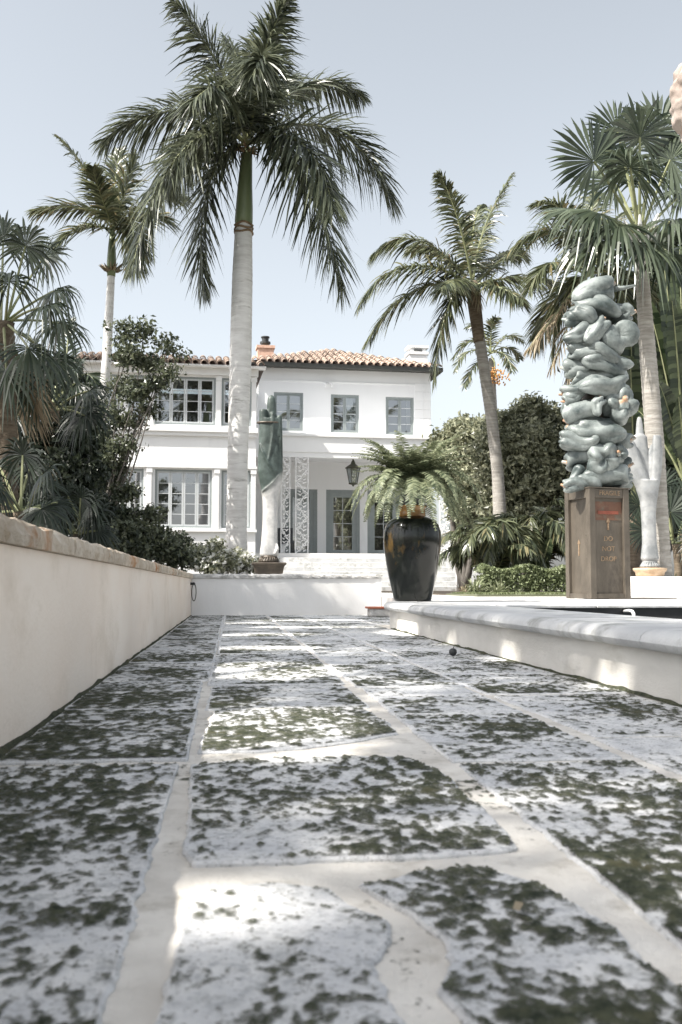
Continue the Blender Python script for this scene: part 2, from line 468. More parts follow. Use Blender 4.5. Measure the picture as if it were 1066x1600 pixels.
def hand_two_tone():
    """sculpture: dark green bronze wrap above, pale stone wrist below, worn boundary"""
    m, nt, b = new_mat('dark_green_bronze_over_pale_wrist')
    N, L = nt.nodes, nt.links
    tc = N.new('ShaderNodeTexCoord'); sp = N.new('ShaderNodeSeparateXYZ')
    L.new(tc.outputs['Object'], sp.inputs['Vector'])
    n = N.new('ShaderNodeTexNoise'); n.inputs['Scale'].default_value = 2.6; n.inputs['Detail'].default_value = 6
    L.new(tc.outputs['Object'], n.inputs['Vector'])
    a = N.new('ShaderNodeMath'); a.operation = 'MULTIPLY_ADD'; a.inputs[1].default_value = -.75; L.new(sp.outputs['X'], a.inputs[0]); L.new(sp.outputs['Z'], a.inputs[2])
    a2 = N.new('ShaderNodeMath'); a2.operation = 'MULTIPLY_ADD'; a2.inputs[1].default_value = .35; L.new(n.outputs['Fac'], a2.inputs[0]); L.new(a.outputs['Value'], a2.inputs[2])
    r = N.new('ShaderNodeMapRange'); r.inputs['From Min'].default_value = 1.52; r.inputs['From Max'].default_value = 1.68
    L.new(a2.outputs['Value'], r.inputs['Value'])
    g = N.new('ShaderNodeValToRGB'); g.color_ramp.elements[0].position = .38; g.color_ramp.elements[0].color = (.020, .031, .026, 1)
    g.color_ramp.elements[1].position = .7; g.color_ramp.elements[1].color = (.10, .13, .12, 1)
    n2 = N.new('ShaderNodeTexNoise'); n2.inputs['Scale'].default_value = 3.4; n2.inputs['Detail'].default_value = 8; n2.inputs['Roughness'].default_value = .7
    L.new(tc.outputs['Object'], n2.inputs['Vector']); L.new(n2.outputs['Fac'], g.inputs['Fac'])
    p = N.new('ShaderNodeValToRGB'); p.color_ramp.elements[0].position = .35; p.color_ramp.elements[0].color = (.34, .34, .34, 1)
    p.color_ramp.elements[1].position = .6; p.color_ramp.elements[1].color = (.62, .61, .59, 1)
    L.new(n2.outputs['Fac'], p.inputs['Fac'])
    mx = N.new('ShaderNodeMix'); mx.data_type = 'RGBA'
    L.new(r.outputs['Result'], mx.inputs['Factor']); L.new(p.outputs['Color'], mx.inputs['A']); L.new(g.outputs['Color'], mx.inputs['B'])
    L.new(mx.outputs['Result'], b.inputs['Base Color'])
    b.inputs['Roughness'].default_value = .5
    bp = N.new('ShaderNodeBump'); bp.inputs['Strength'].default_value = .2; bp.inputs['Distance'].default_value = .02
    L.new(n2.outputs['Fac'], bp.inputs['Height']); L.new(bp.outputs['Normal'], b.inputs['Normal'])
    return m
MT['hand_dark'] = hand_two_tone()

# ------------------------------------------------------------------ ground
g = MB(); g.add([(-600, -300, -.06), (600, -300, -.06), (600, 900, -.06), (-600, 900, -.06)], [(0, 1, 2, 3)])
structure(g.build('ground', MT['ground']))

XL, XR = -0.62, 1.69            # faces of the left wall and of the pool kerb
YF = 15.6                       # face of the far wall
ZT = 0.283                      # terrace level
WT = 0.64                       # top of the garden walls

# mortar bed of the path, then every stone slab as its own piece
p = MB(); p.box(XL - .1, 2.5, -2, YF + .1, -.055, -.005)
path = structure(p.build('path', MT['mortar']))

SLABS = []                      # (outline, top z, moss density, streak angle)
def resample(poly, step=.035):
    out = []
    n = len(poly)
    for i in range(n):
        a = np.array(poly[i]); b = np.array(poly[(i + 1) % n])
        k = max(1, int(np.linalg.norm(b - a) / step))
        for j in range(k):
            out.append(a + (b - a) * j / k)
    return np.array(out)

def chaikin(P, it=1):
    for _ in range(it):
        Q = np.roll(P, -1, axis=0)
        P = np.stack([P * .75 + Q * .25, P * .25 + Q * .75], 1).reshape(-1, 2)
    return P

def slab(poly, ztop, dens, seed, amp=.009):
    P = np.array([(q[0], q[1]) for q in poly])
    near = P[:, 1].min()
    step = .018 if near < 3 else (.06 if near < 7 else .12)
    P = chaikin(resample(P, step), 1)
    c = P.mean(0)
    if near < 7:
        k = np.arange(len(P))
        nz = fbm(P[:, 0] * 14 + seed, P[:, 1] * 14, seed, 3) - .42
        d = norm(P - c)
        nz2 = fbm(P[:, 0] * 55 + seed, P[:, 1] * 55, seed + 5, 2) - .375
        P = P + d * (nz * amp * 2.2 + nz2 * amp * 1.6)[:, None]
    n = len(P)
    inner = c + (P - c) * (1 - .006 / np.maximum(np.linalg.norm(P - c, axis=1), .05))[:, None]
    V = np.concatenate([np.c_[P, np.full(n, -.03)], np.c_[P, np.full(n, ztop - .004)], np.c_[inner, np.full(n, ztop)]])
    F = []
    for lv in (0, 1):
        for k in range(n):
            k2 = (k + 1) % n
            F.append((lv*n+k, lv*n+k2, (lv+1)*n+k2, (lv+1)*n+k))
    F.append(tuple(2*n + k for k in range(n)))
    area = np.sum(P[:, 0]*np.roll(P[:, 1], -1) - np.roll(P[:, 0], -1)*P[:, 1])
    if area < 0:
        F = [tuple(reversed(f)) for f in F]
    m = MB(); m.add(V, F)
    m.build('paving_slab', MT['slab'], path)
    SLABS.append((inner, ztop, dens, seed))

def gp(pts):
    return [tuple(G(*q))[:2] for q in pts]

slab(gp([(300,1392),(420,1380),(515,1388),(548,1415),(606,1442),(612,1470),(586,1505),(598,1545),(632,1600),(650,1720),(225,1720),(246,1590),(262,1520),(282,1450)]), .003, .10, 1)
slab(gp([(560,1383),(650,1362),(750,1354),(835,1378),(900,1412),(958,1448),(1000,1495),(1066,1545),(1210,1680),(775,1720),(742,1610),(684,1548),(706,1502),(688,1468),(648,1432),(600,1408)]), .002, .47, 2)
slab(gp([(296,1196),(420,1186),(560,1182),(640,1186),(690,1208),(752,1262),(800,1306),(806,1326),(700,1338),(500,1345),(300,1352),(284,1334),(296,1250)]), .004, .30, 3)
slab(gp([(334,1110),(450,1104),(566,1106),(606,1128),(622,1146),(560,1157),(480,1168),(400,1174),(308,1176)]), .002, .45, 4)
r_ = random.Random(5)
def rect(x0, x1, y0, y1):
    j = lambda: r_.uniform(-.012, .012)
    return [(x0+j(), y0+j()), (x1+j(), y0+j()), (x1+j(), y1+j()), (x0+j(), y1+j())]
cols = [(-.605, -.121), (-.088, .515), (.572, 1.03), (1.082, 1.672)]
rows = [
    [-.9, 0.25, 2.66, 3.75],
    [3.72],
    [-.9, .30, 1.18, 2.56, 3.5],
    [-.9, .75, 1.92, 2.95, 4.1],
]
dn = [.36, .22, .23, .20]
for ci, (x0, x1) in enumerate(cols):
    ys = list(rows[ci])
    while ys[-1] < YF - .7:
        ys.append(ys[-1] + r_.uniform(.85, 1.25))
    ys[-1] = YF - .01
    for k in range(len(ys) - 1):
        jw = .045 if ys[k] < 5 else .028
        if ci == 2 and k == 1:
            continue
        y1 = ys[k + 1] - jw
        d = max(.07, dn[ci] * (.8 if ys[k] > 5 else 1) + r_.uniform(-.10, .12))
        if ci == 0 and ys[k] < 1: d = .33
        if ci == 2 and k == 2: d = .36
        e_ = .014 if ys[k] > 4 else 0
        slab(rect(x0 - e_ * (ci > 0), x1 + e_ * (ci < 3), ys[k], y1), r_.uniform(0, .004), d, 10 + ci * 30 + k)
slab(rect(1.02 + .09, 1.672, 2.0, 2.3) if False else rect(.70, 1.03, .40, 1.12), .001, .3, 9)
for (a, b_, c_, d_) in ((1.72, 2.30, 11.75, 12.9), (1.72, 2.30, 12.95, 14.2), (1.72, 2.30, 14.25, 15.55)):
    slab(rect(a, b_, c_, d_), .002, .2, int(c_ * 10))

# moss grown over the slabs: uneven cushions, one continuous cover nobody could count
def inside(poly, X, Y):
    r = np.zeros(X.shape, bool)
    n = len(poly); j = n - 1
    for i in range(n):
        xi, yi = poly[i]; xj, yj = poly[j]
        c = ((yi > Y) != (yj > Y))
        with np.errstate(divide='ignore', invalid='ignore'):
            c &= X < (xj - xi) * (Y - yi) / (yj - yi + 1e-12) + xi
        r ^= c; j = i
    return r

mo = MB(); MQ = []
for (x0, x1, y0, y1) in ((-.6, .6, .85, 2.4), (.6, 1.67, .85, 2.4), (-.6, .6, 2.4, 4.4), (.6, 1.67, 2.4, 4.4)):
    SLABS.append((np.array([(x0, y0), (x1, y0), (x1, y1), (x0, y1)]), -.0055, .005, int(x0 * 10 + y0 * 7) + 300))   # crumbs in the joints
for poly, zt, dens, seed in SLABS:
    lo = poly.min(0); hi = poly.max(0)
    if hi[1] < .85:
        continue
    lo[1] = max(lo[1], .8)
    res = .0045 if lo[1] < 1.9 else (.008 if lo[1] < 3.2 else (.012 if lo[1] < 6 else .02))
    nx = int((hi[0]-lo[0]) / res) + 2; ny = int((hi[1]-lo[1]) / res) + 2
    X, Y = np.meshgrid(lo[0] + np.arange(nx) * res, lo[1] + np.arange(ny) * res)
    ins = inside(poly, X, Y)
    wx = X + .05 * (fbm(X*7, Y*7, seed + 3, 2) - .4)
    wy = Y + .05 * (fbm(X*7, Y*7, seed + 8, 2) - .4)
    f1 = fbm(wx * 22, wy * 15, seed, 3)
    ridge = 1 - np.abs(f1 - .44) * 5.0                      # worm-like runs
    fine = fbm(wx * 85, wy * 60, seed + 20, 4)
    big = fbm(X * 3.4 + seed, Y * 2.6, seed + 50, 3)
    m = ridge * .27 + fine * .72 + big * .62
    thr = np.quantile(m[ins], 1 - dens)
    q = np.where(ins, (m - thr) / .125, -2)
    H = .004 if lo[1] < 1.9 else (.0035 if lo[1] < 3.2 else (.003 if lo[1] < 6 else .0018))
    hgt = np.sqrt(np.clip(q, 0, 1)) * H * (.35 + .9 * vnoise(X * 150, Y * 150, 7) + .3 * vnoise(X * 60, Y * 60, 9))
    Z = zt + .0012 + hgt
    idx = np.arange(nx * ny).reshape(ny, nx)
    a, b2, c2, d2 = idx[:-1, :-1], idx[:-1, 1:], idx[1:, 1:], idx[1:, :-1]
    pos = (q > -1.6)
    cnt = pos[:-1, :-1].astype(int) + pos[:-1, 1:] + pos[1:, 1:] + pos[1:, :-1]
    inn = ins[:-1, :-1] & ins[:-1, 1:] & ins[1:, 1:] & ins[1:, :-1]
    k = (cnt >= 1) & inn
    F = np.stack([a[k], b2[k], c2[k], d2[k]], 1)
    if len(F) == 0:
        continue
    used = np.unique(F)
    rem = np.full(nx * ny, -1); rem[used] = np.arange(len(used))
    V = np.stack([X.ravel(), Y.ravel(), Z.ravel()], 1)[used]
    MQ.append(q.ravel()[used])
    mo.add(V, rem[F])
# damp line of moss and dirt along the foot of the walls
for (xa, sgn, y0, y1) in ((XL, 1, .9, YF - .02), (XR, -1, .9, 10.5)):
    ys = np.arange(y0, y1, .03)
    w = .012 + .05 * np.clip(fbm(ys * 3, ys * 0 + xa, 91, 4) - .35, 0, 1)
    hh = .006 + .035 * np.clip(fbm(ys * 5, ys * 0 + 3 + xa, 92, 4) - .4, 0, 1)
    n = len(ys)
    V = np.concatenate([np.c_[np.full(n, xa + sgn * .002), ys, hh], np.c_[xa + sgn * w * .6, ys, .004 + hh * .35], np.c_[xa + sgn * w, ys, np.full(n, .0)]])
    F = [(l*n+k, l*n+k+1, (l+1)*n+k+1, (l+1)*n+k) for l in (0, 1) for k in range(n - 1)]
    if sgn < 0: F = [tuple(reversed(f)) for f in F]
    mo.add(V, F); MQ.append(np.full(3 * n, 1.0))
moss = mo.build('moss', MT['moss'], smooth=True)
at_ = moss.data.attributes.new('thick', 'FLOAT', 'POINT'); at_.data.foreach_set('value', np.concatenate(MQ).astype(np.float32))
moss['kind'] = 'stuff'
moss['label'] = 'dark green moss in patches over the pale paving slabs'
moss['category'] = 'moss'

# ------------------------------------------------------------------ garden walls
def coping_stones(root, mat, axis, a0, a1, lo, hi, z0, z1, seed, L=(.7, 1.1)):
    r = random.Random(seed)
    nr = rng(seed)
    t = a0
    while t < a1 - .05:
        e = min(t + r.uniform(*L), a1)
        if a1 - e < .3: e = a1
        m = MB()
        n = max(4, int((e - t) / .045))
        us = np.linspace(t + .003, e - .003, n)
        w = (hi - lo)
        prof = [(lo, z0), (lo - .006, z0 + .03), (lo, z1 - .012), (lo + .02, z1), (hi - .02, z1), (hi, z1 - .012), (hi + .006, z0 + .03), (hi, z0)]
        V = []
        for u in us:
            for (c, z) in prof:
                jc = nr.normal(0, .004); jz = nr.normal(0, .0035) if z > z0 else 0
                V.append((c + jc, u, z + jz) if axis == 'y' else (u, c + jc, z + jz))
        k = len(prof); F = []
        for i in range(n - 1):
            for j in range(k):
                j2 = (j + 1) % k
                F.append((i*k+j, i*k+j2, (i+1)*k+j2, (i+1)*k+j))
        F.append(tuple(range(k - 1, -1, -1))); F.append(tuple((n-1)*k + j for j in range(k)))
        if axis != 'y': F = [tuple(reversed(f)) for f in F]
        m.add(V, F)
        place(m.build('coping_stone', mat), root)
        t = e

lw = thing('garden_wall', (XL - .15, 6, 0), 'long low cream stucco wall with rust-stained coping along the left of the path', 'wall')
m = MB()
n = 160
ys = np.linspace(-2, YF + .3, n)
m.box(XL - .30, XL, -2, YF + .3, -.05, WT - .075)
place(m.build('wall_body', MT['stucco_cream']), lw)
coping_stones(lw, MT['coquina'], 'y', -2, YF - .02, XL - .33, XL + .022, WT - .073, WT, 3)

XE = U(596, 950, YF).x
fw = thing('garden_wall', (.9, YF + .15, 0), 'short white stucco wall with grey coping across the far end of the path', 'wall')
m = MB(); m.box(XL + .004, XE, YF, YF + .3, -.05, WT - .07)
place(m.build('wall_body', MT['stucco_white']), fw)
coping_stones(fw, MT['coquina_white'], 'x', XL - .32, XE + .02, YF - .025, YF + .33, WT - .068, WT, 4)

# red tile offcut on a rough stone block at the end of the far wall
q = U(590, 958, 14.6)
sb = MB(); sb.box(q.x - .12, q.x + .2, 14.5, 14.85, 0.002, .12)
o = sb.build('stone_block', MT['coquina_white']); bevel(o, .02)
tag(o, 'small rough stone block on the paving beside the black jar', 'stone')
sb = MB(); sb.box(q.x - .16, q.x + .16, 14.48, 14.8, .122, .15)
o = sb.build('clay_tile', MT['red_tile']); bevel(o, .008)
tag(o, 'flat red clay tile lying on the small stone block', 'tile')

# ------------------------------------------------------------------ pool kerb with bullnose coping, pool, terrace
kerb = thing('pool_kerb', (1.9, 5, 0), 'raised pool edge with rounded stone coping along the right of the path', 'pool edge')
def prism(poly, z0, z1, mi=0, mb=None):
    mb = mb or MB(); n = len(poly)
    V = [(x, y, z0) for x, y in poly] + [(x, y, z1) for x, y in poly]
    F = [(k, (k+1) % n, n + (k+1) % n, n + k) for k in range(n)] + [tuple(range(n-1, -1, -1)), tuple(range(n, 2*n))]
    return mb.add(V, F, mi)
body = prism([(2.30, -2), (2.30, 11.62), (2.1, 11.55), (1.92, 11.35), (XR, 10.62), (XR, -2)][::-1], -.05, ZT - .086)
place(body.build('kerb_wall', MT['kerb']), kerb)
# swept bullnose profile: (distance in from the outer edge, height)
BN = [(.12, ZT-.085), (.035, ZT-.083), (.012, ZT-.072), (0, ZT-.050), (.006, ZT-.028), (.025, ZT-.012), (.055, ZT-.002), (.10, ZT), (.36, ZT+.001), (.36, ZT-.085)]
outer = [(1.60, -2)] + [(1.60, y) for y in (-.6, .9, 2.35, 3.8, 5.3, 6.75, 8.2, 9.5)] + [(1.60, 10.35)]
ctr = [(1.605, 10.5), (1.64, 10.72), (1.72, 11.02), (1.84, 11.32), (1.96, 11.5), (2.12, 11.63), (2.32, 11.7)]
full = outer + ctr
P2 = np.array(full)
def sweep(pts2, nrm, name):
    mb = MB(); k = len(BN); V = []
    for (x, y), nn in zip(pts2, nrm):
        for d, z in BN:
            V.append((x + nn[0]*d, y + nn[1]*d, z))
    F = []
    for i in range(len(pts2) - 1):
        for j in range(k):
            j2 = (j + 1) % k
            F.append((i*k+j, (i+1)*k+j, (i+1)*k+j2, i*k+j2))
    F.append(tuple(range(k))); F.append(tuple((len(pts2)-1)*k + j for j in range(k-1, -1, -1)))
    F = [tuple(reversed(f)) for f in F]
    mb.add(V, F)
    o = place(mb.build(name, MT['coping']), kerb)
    smooth_by_angle(o, 40)
T = norm(np.gradient(P2, axis=0)); NR = np.stack([T[:, 1], -T[:, 0]], 1)
for i in range(len(outer) - 1):
    a = P2[i].copy(); b = P2[i + 1].copy(); a[1] += .003; b[1] -= .003
    seg = np.linspace(a, b, 8)
    sweep(seg, [(1, 0)] * 8, 'coping_stone')
seg = P2[len(outer) - 1:].copy(); seg[0, 1] += .003
nn = NR[len(outer) - 1:]; nn[0] = (1, 0)
sweep(seg, nn, 'coping_stone')
m = prism([(1.955, -2), (2.30, -2), (2.30, 11.35), (2.22, 11.3), (2.08, 11.0), (1.955, 10.4)], ZT - .1, ZT - .002)
place(m.build('coping_back', MT['coping']), kerb)

PXI, PYF = 2.30, 8.3
PXR = 9.5
m = MB(); m.box(PXI, PXR, -3, PYF, -.055, -.02)
m.add([(PXI+.004, -3, -.02), (PXI+.004, PYF, -.02), (PXI+.004, PYF, ZT-.1), (PXI+.004, -3, ZT-.1)], [(0, 1, 2, 3)])
m.add([(PXI, PYF-.004, -.02), (PXR, PYF-.004, -.02), (PXR, PYF-.004, ZT-.021), (PXI, PYF-.004, ZT-.021)], [(0, 1, 2, 3)])
structure(m.build('pool_basin', MT['pool_wall']))
m = MB(); m.add([(PXI+.01, -3, .06), (PXR, -3, .06), (PXR, PYF-.01, .06), (PXI+.01, PYF-.01, .06)], [(0, 1, 2, 3)])
structure(m.build('pool_water', MT['water']))
m = MB()
m.box(PXI, 40, PYF, 11.7, -.05, ZT - .006)
m.box(2.36, 40, 11.7, 46, -.05, ZT - .006)
m.box(PXR, 40, -3, PYF, -.05, ZT - .006)
terr = structure(m.build('terrace', MT['terrace']))
# stone edging round the far side of the pool, single stones
x = PXI + .02
r_ = random.Random(8)
while x < PXR:
    L = r_.uniform(.75, .95)
    m = MB(); m.box(x, x + L - .008, PYF - .03, PYF + .34, ZT - .02, ZT + r_.uniform(.002, .006))
    o = m.build('pool_edge_stone', MT['coping'], terr); bevel(o, .006)
    x += L
# terrace paving slabs that can be told apart near the jar
m = MB()
a = U(985, 962, 7.2)
pp = [(3.36, 8.29, .235), (3.36, 8.18, .243), (3.345, 8.08, .24), (3.32, 7.99, .222), (3.30, 7.94, .19)]
m.tube(pp, .014, 8)
o = m.build('pool_spout', MT['chrome'], smooth=True)
tag(o, 'small curved white spout at the far edge of the dark pool', 'spout')

# planting beds behind the walls, lawn
m = MB()
m.box(-30, XL - .31, -6, 60, -.05, .38)
m.box(XL - .3, 2.30, YF + .34, 31.5, -.05, .40)
structure(m.build('planting_bed', MT['soil']))
m = MB(); m.box(4.1, 30, 18.4, 45, -.05, .30)
structure(m.build('garden_bed', MT['soil']))
m = MB(); m.box(4.05, 9.5, 16.2, 18.6, 0, .312)
structure(m.build('lawn', MT['ground']))

# ------------------------------------------------------------------ the house (local frame: x along the facade, y into the house)
HO = Vector((2, 38, 0)); HPHI = math.radians(3)
house = thing('house', HO, 'two-storey white house with clay tile roof, grey-green casements and an arcaded porch', 'house', rz=HPHI)
house['label'] = 'two-storey white house with red tile roof and grey-green windows behind the palms'

def UH(px, py, y):
    M = Matrix.Rotation(-HPHI, 3, 'Z')
    o = M @ (Vector((0, 0, CAMH)) - HO); d = M @ ray(px, py)
    return o + d * ((y - o.y) / d.y)

def facade(name, x0, x1, z0, z1, y, holes, depth=.2, mat='house_white'):
    xs = sorted({x0, x1, *[h[0] for h in holes], *[h[1] for h in holes]})
    zs = sorted({z0, z1, *[h[2] for h in holes], *[h[3] for h in holes]})
    m = MB()
    for i in range(len(xs) - 1):
        for k in range(len(zs) - 1):
            cx = (xs[i] + xs[i+1]) / 2; cz = (zs[k] + zs[k+1]) / 2
            if any(h[0] < cx < h[1] and h[2] < cz < h[3] for h in holes):
                continue
            m.add([(xs[i], y, zs[k]), (xs[i+1], y, zs[k]), (xs[i+1], y, zs[k+1]), (xs[i], y, zs[k+1])], [(0, 1, 2, 3)])
            m.add([(xs[i], y+depth, zs[k]), (xs[i+1], y+depth, zs[k]), (xs[i+1], y+depth, zs[k+1]), (xs[i], y+depth, zs[k+1])], [(3, 2, 1, 0)])
    for (a, b, c, d) in holes:
        m.add([(a, y, c), (b, y, c), (b, y+depth, c), (a, y+depth, c)], [(0, 1, 2, 3)])
        m.add([(a, y, d), (b, y, d), (b, y+depth, d), (a, y+depth, d)], [(3, 2, 1, 0)])
        m.add([(a, y, c), (a, y, d), (a, y+depth, d), (a, y+depth, c)], [(3, 2, 1, 0)])
        m.add([(b, y, c), (b, y, d), (b, y+depth, d), (b, y+depth, c)], [(0, 1, 2, 3)])
    return m.build(name, MT[mat], house)

def window(name, x0, x1, z0, z1, y, nsash, rows, cols=1, bottom=.05, fw=.06, sw=.055, open_=None, sashmat='frame'):
    f = MB()
    ya, yb = y + .03, y + .15
    f.box(x0, x0 + fw, ya, yb, z0, z1); f.box(x1 - fw, x1, ya, yb, z0, z1)
    f.box(x0 + fw, x1 - fw, ya, yb, z1 - fw, z1)
    if bottom: f.box(x0 + fw, x1 - fw, ya, yb, z0, z0 + fw)
    fr = f.build(name, MT['frame'], house)
    X0, X1, Z0, Z1 = x0 + fw, x1 - fw, z0 + (fw if bottom else .01), z1 - fw
    W = (X1 - X0) / nsash
    for i in range(nsash):
        a, b = X0 + i * W + .004, X0 + (i + 1) * W - .004
        s = MB(); sy0, sy1 = y + .055, y + .105
        bot = sw if bottom else .22
        s.box(a, a + sw, sy0, sy1, Z0, Z1); s.box(b - sw, b, sy0, sy1, Z0, Z1)
        s.box(a + sw, b - sw, sy0, sy1, Z1 - sw, Z1); s.box(a + sw, b - sw, sy0, sy1, Z0, Z0 + bot)
        sash = s.build('sash', MT[sashmat], fr)
        ga, gb, gz0, gz1 = a + sw, b - sw, Z0 + bot, Z1 - sw
        mw = .011
        for k in range(1, rows):
            zc = gz0 + (gz1 - gz0) * k / rows
            mm = MB(); mm.box(ga, gb, sy0 + .012, sy1 - .008, zc - mw, zc + mw)
            mm.build('glazing_bar', MT['muntin'], fr)
        for k in range(1, cols):
            xc = ga + (gb - ga) * k / cols
            mm = MB(); mm.box(xc - mw, xc + mw, sy0 + .010, sy1 - .006, gz0, gz1)
            mm.build('glazing_bar', MT['muntin'], fr)
        for k in range(rows):
            for c in range(cols):
                pa = ga + (gb - ga) * c / cols; pb = ga + (gb - ga) * (c + 1) / cols
                pz = gz0 + (gz1 - gz0) * k / rows; pz2 = gz0 + (gz1 - gz0) * (k + 1) / rows
                g_ = MB(); yc = sy0 + .03
                t = (random.Random(int(x0*977) + i*31 + k*7 + c).uniform(-.0012, .0012))
                g_.add([(pa, yc, pz), (pb, yc + t, pz), (pb, yc + t, pz2), (pa, yc, pz2)], [(0, 1, 2, 3)])
                g_.build('pane', MT['glass'], fr)
    return fr

# main block
MW = [(-.44, .70, 6.42, 7.92), (1.78, 2.89, 6.40, 7.90), (3.96, 5.09, 6.37, 7.87)]
MD = [(.02, 1.26, 1.62, 4.17), (1.60, 2.92, 1.62, 4.17), (3.22, 4.52, 1.62, 4.17)]
facade('front_wall', -1.42, 5.77, .2, 8.86, 0, MW + MD)
m = MB()
m.add([(5.77, .2, .2), (5.77, 8, .2), (5.77, 8, 8.86), (5.77, .2, 8.86)], [(0, 1, 2, 3)])
m.add([(5.77, 0, .2), (5.77, .2, .2), (5.77, .2, 8.86), (5.77, 0, 8.86)], [(0, 1, 2, 3)])
m.add([(-7.2, 8, .2), (5.77, 8, .2), (5.77, 8, 8.86), (-7.2, 8, 8.86)], [(3, 2, 1, 0)])
m.add([(-1.42, 0, 7.5), (-1.42, 8, 7.5), (-1.42, 8, 8.86), (-1.42, 0, 8.86)], [(3, 2, 1, 0)])
m.build('side_wall', MT['house_white'], house)
m = MB()
m.add([(-1.42, 4.2, .3), (5.76, 4.2, .3), (5.76, 4.2, 8.8), (-1.42, 4.2, 8.8)], [(0, 1, 2, 3)])
m.add([(-1.42, .2, 5.3), (5.76, .2, 5.3), (5.76, 4.2, 5.3), (-1.42, 4.2, 5.3)], [(0, 1, 2, 3)])
m.add([(-1.42, .2, 1.6), (5.76, .2, 1.6), (5.76, 4.2, 1.6), (-1.42, 4.2, 1.6)], [(0, 1, 2, 3)])
m.add([(-7.1, -.2, .3), (-1.42, -.2, .3), (-1.42, -.2, 7.7), (-7.1, -.2, 7.7)], [(0, 1, 2, 3)])
m.add([(-7.1, -3.8, 5.2), (-1.42, -3.8, 5.2), (-1.42, -.2, 5.2), (-7.1, -.2, 5.2)], [(0, 1, 2, 3)])
m.add([(-7.1, -3.8, 1.6), (-1.42, -3.8, 1.6), (-1.42, -.2, 1.6), (-7.1, -.2, 1.6)], [(0, 1, 2, 3)])
m.build('interior', MT['room'], house)
for w in MW:
    window('window', *w, 0, 2, 4)
    m = MB(); m.box(w[0] - .06, w[1] + .06, -.05, .03, w[2] - .07, w[2] - .002)
    m.build('window_sill', MT['trim_white'], house)
for d in MD:
    window('french_door', *d, 0, 1, 4, cols=2, bottom=0, fw=.13, sw=.16)
# a few things glimpsed through the glass: curtain, pictures, lamps
m = MB()
for k in range(14):
    x = 2.36 + k * .035
    m.add([(x, .3 + .03*(k % 2), 6.45), (x + .035, .3 + .03*((k+1) % 2), 6.45), (x + .035, .3 + .03*((k+1) % 2), 7.85), (x, .3 + .03*(k % 2), 7.85)], [(0, 1, 2, 3)])
m.build('curtain', MT['trim_white'], house)
m = MB(); m.box(1.75, 2.25, 3.9, 4.0, 2.9, 3.7); m.box(2.5, 2.8, 3.9, 4.0, 2.6, 3.2)
m.build('picture', MT['terracotta'], house)

# corner blocks up the right edge of the main block
z = 6.0
while z < 8.2:
    for (a, b) in ((5.12, 5.46), (5.475, 5.776)):
        m = MB(); m.box(a, b, -.014, .05, z, z + .335)
        bevel(m.build('quoin', MT['house_white'], house), .006)
    z += .35
m = MB(); m.box(-1.42, 5.12, -.03, .02, 8.36, 8.40)
m.build('string_course', MT['house_white'], house)
m = MB()
m.tube([(1.62, -.02, 8.32), (1.62, -.12, 8.3), (1.55, -.2, 8.24)], .03, 8); m.tube([(1.68, -.02, 8.32), (1.70, -.12, 8.3), (1.78, -.2, 8.24)], .03, 8)
m.lathe([(.05, 0), (.07, .08), (.05, .12)], 10, (1.55, -.22, 8.14)); m.lathe([(.05, 0), (.07, .08), (.05, .12)], 10, (1.79, -.22, 8.14))
m.build('flood_light', MT['trim_white'], house)
m = MB(); m.tube([(-1.18, -.1, 8.7), (-1.18, -.1, 7.9), (-1.12, -.12, 7.6), (-1.12, -.1, 6.2)], .045, 8)
m.build('downpipe', MT['trim_white'], house, smooth=True)

